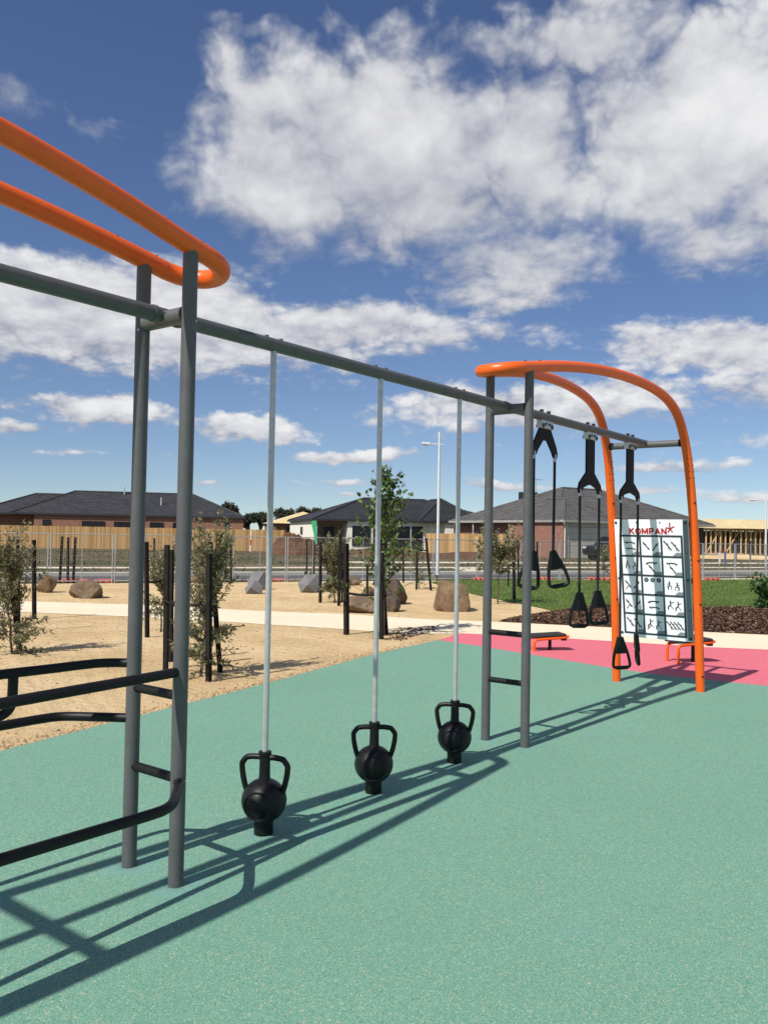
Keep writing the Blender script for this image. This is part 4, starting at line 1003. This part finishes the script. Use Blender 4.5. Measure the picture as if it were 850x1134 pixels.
for i in range(7): MB().bar((1.5+i*2.5, .09, .2), (3.2+i*2.5, .09, 2.7), .10, .08).build('brace', STUD, he)
MB().box((LE/2, 10.6, 1.4), (LE-.5, .1, 2.6)).build('rear_wall', WRAP, he)
for k_i in range(3): MB().box((3.0+6*k_i, 7.8, 1.4), (2.6, .1, 2.6)).build('inner_wall', BROWNT, he)
MB().box((LE/2, 5.5, .02), (LE+.6, 11.6, .14)).build('floor_slab', CONC, he)

# ------------------------------------------------------------------ dark parked car
g = CF((684-425)/F*57.5, 57.5)
car = thing('parked_car', 'dark four wheel drive car parked before the beige garage', 'car', g, math.atan2(r0.y, r0.x)+R(24))
prof = [(-2.25, .45), (-2.3, .75), (-2.2, .98), (-1.35, 1.08), (-.75, 1.62), (-.4, 1.70), (1.5, 1.68), (2.05, 1.55), (2.25, .95), (2.3, .5), (2.2, .38), (-2.1, .36)]
bm = bmesh.new(); vs = [[bm.verts.new((x, y*(1 - .14*max(0, (z-.98)/.7)), z)) for x, z in prof] for y in (-.92, -.86, .86, .92)]
for i, row in enumerate(vs):
    if i in (0, 3):
        for v, (x, z) in zip(row, prof): v.co.z = .4+(z-.4)*.97; v.co.x *= .985
for a_, b_ in zip(vs[:-1], vs[1:]):
    for i in range(len(prof)): j = (i+1) % len(prof); bm.faces.new((a_[i], a_[j], b_[j], b_[i]))
bm.faces.new(vs[0]); bm.faces.new(vs[3][::-1]); bmesh.ops.recalc_face_normals(bm, faces=bm.faces)
me = bpy.data.meshes.new('body'); bm.to_mesh(me); bm.free(); me.materials.append(CARP); o = bpy.data.objects.new('body', me); COL.objects.link(o); o.parent = car
for s in (-1, 1):
    w = MB(); w.prism([(-1.1, 1.12), (-.68, 1.54), (.3, 1.58), (.3, 1.12)], s*.875-.006, s*.875+.006); w.prism([(.4, 1.12), (.4, 1.58), (1.45, 1.57), (1.85, 1.12)], s*.876-.006, s*.876+.006)
    w.build('side_window', GLASS, car)
    MB().box((-2.22, s*.68, .86), (.12, .34, .16), None, .03).build('headlight', LENS, car)
    for x in (-1.42, 1.40):
        wh = MB().tube([(x, s*.76, .36), (x, s*.96, .36)], .37, 22).build('wheel', TYRE, car)
        MB().tube([(x, s*.95, .36), (x, s*.975, .36)], .23, 16).build('rim', RIM, wh)
MB().box((-1.04, 0, 1.37), (.03, 1.45, .62), Euler((0, R(46), 0))).build('windscreen', GLASS, car)

# ------------------------------------------------------------------ street lamps, markers, mound
def street_lamp(base, h, harm, rz, label, side=.75, top=.9):
    t = thing('street_lamp', label, 'street lamp', base, rz)
    MB().tube([(0, 0, 0), (0, 0, h*.62), (0, 0, h)], [.060, .050, .038], 14).build('pole', LAMPW, t)
    MB().tube([(0, 0, 0), (0, 0, .10)], .10, 14).build('base_plate', GALVF, t)
    a = MB(); a.tube([(.14, 0, harm), (-side, 0, harm+.02)], .022, 10); a.build('arm', LAMPW, t)
    hd_ = MB().box((-side-.12, 0, harm+.03), (.34, .16, .09), Euler((0, R(4), 0)), .03).build('lamp_head', LAMPW, t)
    MB().box((-side-.14, 0, harm-.022), (.2, .11, .02), None, .006).build('lens', LENS, hd_)
g = G(484, 638.5); street_lamp((g.x, g.y, -.03), 5.35, 4.88, math.atan2(r0.y, r0.x), 'tall white street lamp with a short arm, standing before the cream house', .36)
g = CF((848-425)/F*47, 47); street_lamp((g.x, g.y, 0), 4.05, 3.78, math.atan2(r0.y, r0.x), 'white street lamp at the right edge in front of the timber frame house', .62)
t = thing('survey_pole', 'white and red striped pole leaning against the paling fence', 'marker pole', CF((278-425)/F*65.5, 65.5), 0)
for a_, b_, mt in ((0, .5, WHITE), (.5, .95, REDP), (.95, 1.65, WHITE)): MB().tube([(.05*a_, 0, a_), (.05*b_, 0, b_)], .055, 10).build('pole_band', mt, t)
for u, mt, l, ht in ((796.5, WHITE, 'white marker post with a red cap beyond the street', .72), (802.5, PURPLE, 'purple marker post with a red cap beyond the street', .74)):
    g = G(u, 624.5); t = thing('marker_post', l, 'marker post', (g.x, g.y, 0), 0, 'hydrant marker posts')
    MB().box((0, 0, ht/2), (.11, .11, ht), None, .01).build('post', mt, t); MB().box((0, 0, ht+.05), (.12, .12, .10), None, .01).build('cap', REDP, t)
t = thing('plastic_sheet', 'green plastic sheet hanging at the corner of the cream house', 'plastic sheet', CF((348.5-425)/F*71.3, 71.3), 0)
MB().prism([(-.32, 2.55), (.12, 2.6), (.22, 1.2), (.16, .5), (-.02, .5), (-.05, 1.4)], -.02, .02, Matrix.Rotation(math.atan2(r0.y, r0.x), 4, 'Z')).build('sheet', GREENP, t)
def mound(c, rx, ry, h, mat, label, seed):
    rd = np.random.default_rng(seed); n = 46; V = []; Fq = []
    from mathutils import noise as mn
    for i in range(n):
        for j in range(n):
            x, y = -1.25+2.5*i/(n-1), -1.25+2.5*j/(n-1); r2_ = x*x*(1 if x > 0 else .8)+y*y
            z = max(0, 1-r2_)**.8*h*(1+.35*mn.fractal(Vector((x*2+seed, y*2, 0)), 1, 2, 4)) + .08*h*mn.noise(Vector((x*9, y*9, seed)))*max(0, 1.2-r2_) - .03
            V.append((x*rx, y*ry, z))
    for i in range(n-1):
        for j in range(n-1): Fq.append((i*n+j, (i+1)*n+j, (i+1)*n+j+1, i*n+j+1))
    o = npmesh('dirt_mound', np.array(V), np.array(Fq), mat); o.location = c; o.rotation_euler = (0, 0, math.atan2(r0.y, r0.x))
    return tag(o, label, 'dirt mound')
mound(CF((327-425)/F*58, 58), 1.9, 1.6, 1.35, REDDIRT, 'heap of red-brown dirt in front of the paling fence and cream house', 4)
mound(CF((812-425)/F*70, 70), 5.5, 2.0, .34, SAND, 'low pale heap of soil in front of the timber frame house', 9)
mound(CF((520-425)/F*56, 56), 5, 1.6, .42, REDDIRT, 'low spread of brown dirt before the short paling fence', 13)
mound(CF((425-425)/F*60, 60), 4, 1.5, .5, REDDIRT, 'low bank of brown dirt in front of the cream house windows', 15)
# site fence of thin dark posts in front of the timber house
t = thing('site_gate', 'dark open steel gate frame in front of the timber frame house', 'gate', CF((815-425)/F*64, 64), math.atan2(r0.y, r0.x))
for x in (0, 1.1, 2.9): MB().box((x, 0, .75), (.10, .08, 1.55)).build('gate_post', FASCIA, t)
MB().box((1.45, 0, 1.45), (2.8, .05, .06)).build('gate_rail', FASCIA, t)

# ------------------------------------------------------------------ far gum trees
def gum(u, vtop, wpx_, d, label, seed, hpx=None):
    global rng
    keep = rng; rng = np.random.default_rng(seed); rd = random.Random(seed)
    hz = 592 + (u-425)*.0176; h = 1.5+(hz-vtop)*d/F; w = wpx_/F*d
    t = thing('gum_tree', label, 'tree', CF((u-425)/F*d, d), 0, 'dark gum trees on the skyline')
    tr = MB(); tr.tube([(0, 0, -.2), (.1*w*rd.uniform(-1, 1), 0, h*.4), (.15*w*rd.uniform(-1, 1), 0, h*.75)], [.32, .22, .12], 8)
    Vs = []
    for i in range(11):
        a = rd.uniform(0, 6.28); rr_ = rd.uniform(.1, .42)*w; cz = h*rd.uniform(.62, .9); c = np.array([math.cos(a)*rr_, math.sin(a)*rr_, cz])
        tr.tube([(0, 0, h*.4), (c[0]*.5, c[1]*.5, (h*.4+cz)/2+.2), tuple(c)], [.14, .09, .04], 6, False)
        k = 330; q = rng.normal(size=(k, 3)); q /= np.linalg.norm(q, axis=1)[:, None]; q *= rng.random((k, 1))**.4
        P = c + q*np.array([w*.20, w*.20, h*.115])*rd.uniform(.8, 1.2)
        Vs.append(leaves(P, rng.normal(size=(k, 3))+np.array([0, 0, -.3]), .42, .20))
    tr.build('trunk', BARK, t); V = np.concatenate(Vs); k = len(V)
    npmesh('crown', V.reshape(-1, 3), np.arange(4*k).reshape(-1, 4), GUM, t); rng = keep
gum(252, 557, 30, 110, 'gum tree rising just right of the brick house roof', 1)
gum(274, 569, 22, 130, 'low gum tree left of the first pole, beyond the brick house', 2)
gum(289, 567, 20, 125, 'gum tree directly left of the first pole', 3)
gum(313, 563, 24, 135, 'gum tree just right of the first pole on the skyline', 4)
gum(330, 561, 26, 140, 'tallest round gum tree behind the unfinished house', 5)
gum(349, 562, 26, 145, 'gum tree touching the left slope of the black roof', 6)
gum(367, 562, 20, 150, 'gum tree half hidden by the black roof', 7)

# ------------------------------------------------------------------ sky with clouds
SUN_EL = R(48.0); sdir = Vector((-math.cos(SUN_EL)*math.cos(R(2.6)), math.cos(SUN_EL)*math.sin(R(2.6)), math.sin(SUN_EL)))
w = bpy.data.worlds.new('World'); scene.world = w; w.use_nodes = True
nt = w.node_tree; nn = nt.nodes; ll = nt.links
for n in list(nn): nn.remove(n)
class S:
    def __init__(self, s): self.s = s
    def _m(self, op, *a, clamp=False):
        n = nn.new('ShaderNodeMath'); n.operation = op; n.use_clamp = clamp
        for i, x in enumerate((self,)+a):
            if isinstance(x, S): ll.new(x.s, n.inputs[i])
            else: n.inputs[i].default_value = x
        return S(n.outputs[0])
    def __add__(self, o): return self._m('ADD', o)
    def __sub__(self, o): return self._m('SUBTRACT', o)
    def __mul__(self, o): return self._m('MULTIPLY', o)
    def __truediv__(self, o): return self._m('DIVIDE', o)
    __radd__ = __add__; __rmul__ = __mul__
    def max(self, o): return self._m('MAXIMUM', o)
    def min(self, o): return self._m('MINIMUM', o)
    def step(self, a, b, lo=0, hi=1):
        n = nn.new('ShaderNodeMapRange'); n.interpolation_type = 'SMOOTHSTEP'; ll.new(self.s, n.inputs['Value'])
        setin(n, From_Min=a, From_Max=b, To_Min=lo, To_Max=hi); return S(n.outputs['Result'])
tc = nn.new('ShaderNodeTexCoord'); sx = nn.new('ShaderNodeSeparateXYZ'); ll.new(tc.outputs['Generated'], sx.inputs[0])
X, Y, Z = S(sx.outputs['X']), S(sx.outputs['Y']), S(sx.outputs['Z'])
# heading relative to the +x+y diagonal, in radians, and elevation
AZ0 = .657
cA, sA = math.cos(AZ0), math.sin(AZ0)
fx = X*cA + Y*sA; lx_ = X*sA - Y*cA
az = lx_._m('ARCTAN2', fx); el = Z._m('ARCSINE')
def comb(a, b, c):
    n = nn.new('ShaderNodeCombineXYZ')
    for i, x in enumerate((a, b, c)):
        if isinstance(x, S): ll.new(x.s, n.inputs[i])
        else: n.inputs[i].default_value = x
    return n.outputs[0]
def wnoise(vec, scale, detail=8, rough=.6, dist=0):
    n = nn.new('ShaderNodeTexNoise'); setin(n, Scale=scale, Detail=detail, Roughness=rough, Distortion=dist); ll.new(vec, n.inputs['Vector']); return S(n.outputs['Fac']), n
hi_ = el.step(.16, .42)
def two(off, rough=.53, det=9, k=1.0):
    a, _ = wnoise(comb(az+off, el*1.25, off), 5.2*k, det, rough, .2)
    b, _ = wnoise(comb(az+off, el*2.1, off), 13*k, det, rough, .15)
    return a*hi_ + b*((hi_*-1.0)+1.0)
def billow(off, ka, kb):
    def vor(vec, sc):
        n = nn.new('ShaderNodeTexVoronoi'); n.feature = 'F1'; n.voronoi_dimensions = '2D'; setin(n, Scale=sc, Detail=3, Roughness=.6); ll.new(vec, n.inputs['Vector']); return S(n.outputs['Distance'])
    wv = (wnoise(comb(az*3, el*3, off+2.), 4, 4, .5)[0]-.5)
    a = vor(comb(az+off+wv*.10, el*1.3+wv*.08, off), ka); b = vor(comb(az+off+wv*.05, el*2.0+wv*.04, off), kb)
    return (a*hi_ + b*((hi_*-1.0)+1.0))*-1.0 + 1.0
bw = billow(2.0, 9., 24.)
n1 = two(1.0); n2 = two(4.0, .5, 4, .42)
sh_, _ = wnoise(comb(az+1.0, (el+.035)*1.25, 1.0), 5.2, 6, .58, .2)
sh2, _ = wnoise(comb(az+1.0, (el+.012)*2.1, 1.0), 13, 6, .58, .15)
sh_ = sh_*hi_ + sh2*((hi_*-1.0)+1.0)
kz = el.max(0.0) + .10
wx, _ = wnoise(comb(az+5.0, el*1.3, 7.0), 6, 6, .6)
wy, _ = wnoise(comb(az+9.0, el*1.3, 2.0), 6, 6, .6)
azw = az + (wx-.5)*(kz*.42); elw = el + (wy-.5)*(kz*.26)
def ang_px(u, v):
    d = ray(u, v).normalized(); fx_ = d.x*cA+d.y*sA; l_ = d.x*sA-d.y*cA
    return math.atan2(l_, fx_), math.asin(d.z)
#        u    v    ru   rv  strength
BL = [(440, 170, 255, 125, 1.30), (560, 300, 170, 62, .9), (300, 130, 120, 90, .9), (765, 150, 165, 125, 1.25), (850, 240, 120, 75, 1.0), (640, 45, 240, 55, .85), (320, 25, 170, 45, .5),
      (820, -60, 300, 110, .8), (110, 348, 270, 62, 1.45), (350, 362, 230, 44, 1.15), (480, 365, 170, 30, .8), (15, 105, 60, 50, .72), (100, 145, 70, 45, .62), (215, 205, 60, 60, .66), (130, 95, 40, 50, .55),
      (118, 453, 95, 19, 1.25), (280, 474, 72, 19, 1.25), (200, 470, 40, 22, .5), (15, 469, 30, 10, 1.0), (290, 440, 60, 15, .45), (800, 385, 130, 36, 1.2), (850, 425, 130, 28, .9), (590, 448, 210, 34, 1.1), (690, 462, 100, 22, .7),
      (395, 506, 80, 10, 1.15), (420, 462, 45, 16, .6), (520, 482, 40, 16, .8), (800, 483, 80, 13, .5), (650, 500, 160, 13, .35), (380, 535, 62, 6, .85), (230, 537, 55, 5, .75), (560, 538, 95, 7, .8), (720, 540, 130, 8, .8), (390, 548, 55, 4, .7), (820, 545, 70, 9, .8), (60, 500, 60, 5, .7), (200, 507, 60, 6, .6), (740, 512, 90, 9, .8),
      (1080, 250, 190, 160, 1.0), (-250, 330, 200, 60, 1.0), (-300, 100, 200, 120, .8), (1050, 440, 160, 30, 1.0), (-180, 470, 150, 18, .9), *[]]
field = None; num = None; den = None
FILL_CLOUDS = [(1.5, .55, .45, .25, 1.3), (-1.4, .5, .5, .22, 1.2), (2.6, .7, .6, .3, 1.3), (-2.4, .45, .6, .2, 1.3), (.6, 1.2, .8, .2, 1.0), (3.0, .25, .5, .08, 1.2), (-.9, .9, .4, .2, 1.0)]  # unseen clouds added behind and overhead so the ambient in shadows is less blue
for a, e, wa, he_, st in [(*ang_px(u, v), ru/F, rv/F*.96, st) for u, v, ru, rv, st in BL]+FILL_CLOUDS:
    dx_ = (azw-a)*(1/wa); dy_ = (elw-e)*(1/he_)
    r2 = dx_*dx_ + dy_*dy_
    g = (r2*-1.0+1.0).max(-.8)*st if False else (r2*-1.05)._m('EXPONENT')*(1.35*st)
    field = g if field is None else field.max(g)
    gg = g*g
    t_ = gg*dy_.max(-1.6).min(1.6)
    num = t_ if num is None else num+t_; den = gg if den is None else den+gg
vert = num/(den+.002)                       # -1 at a cloud's base, +1 at its top
dn = field + (n1-.5)*1.7 + (bw-.58)*.50 + (n2-.5)*1.0 + .13
above = el.step(-.01, .05)
density = dn.step(.44, 1.06)*above
thick = dn.step(.6, 1.6)
lit = (vert*.30 + thick*.30 + (n1-sh_)*1.5 + (n2-.5)*1.1 + (bw-.6)*.30 + .56)
lit = lit.max(0.0).min(1.0)
mixc = nn.new('ShaderNodeMix'); mixc.data_type = 'RGBA'; ll.new(lit.s, mixc.inputs['Factor'])
ci = [k for k in mixc.inputs if k.type == 'RGBA']; ci[0].default_value = (.40, .42, .51, 1); ci[1].default_value = (1.0, 1.0, 1.0, 1)
co_ = [k for k in mixc.outputs if k.type == 'RGBA'][0]
sky = nn.new('ShaderNodeTexSky'); sky.sky_type = 'NISHITA'; sky.sun_disc = False; sky.sun_elevation = SUN_EL
sky.sun_rotation = math.atan2(sdir.x, sdir.y); sky.altitude = 0; sky.air_density = 1.0; sky.dust_density = 0.0; sky.ozone_density = 2.2
ll.new(comb(X, Y, Z.max(0.0)*.96+.045), sky.inputs['Vector'])
bg1 = nn.new('ShaderNodeBackground'); hs = nn.new('ShaderNodeHueSaturation'); setin(hs, Hue=.512, Saturation=1.12, Value=1.0); ll.new(sky.outputs[0], hs.inputs['Color']); ll.new(hs.outputs[0], bg1.inputs['Color']); bg1.inputs['Strength'].default_value = .09
bg2 = nn.new('ShaderNodeBackground'); ll.new(co_, bg2.inputs['Color']); bg2.inputs['Strength'].default_value = .82
ms = nn.new('ShaderNodeMixShader'); ll.new((density*.94).s, ms.inputs['Fac']); ll.new(bg1.outputs[0], ms.inputs[1]); ll.new(bg2.outputs[0], ms.inputs[2])
wo = nn.new('ShaderNodeOutputWorld'); ll.new(ms.outputs[0], wo.inputs['Surface'])

sun = bpy.data.lights.new('sun', 'SUN'); sun.energy = 5.0; sun.angle = R(.53); sun.color = (1.0, .955, .89)
so = bpy.data.objects.new('sun', sun); COL.objects.link(so); so.rotation_euler = sdir.to_track_quat('Z', 'Y').to_euler(); so.location = (-20, 1, 25)

scene.view_settings.view_transform = 'Standard'; scene.view_settings.look = 'None'
scene.view_settings.exposure = 0.10; scene.view_settings.gamma = 1.0
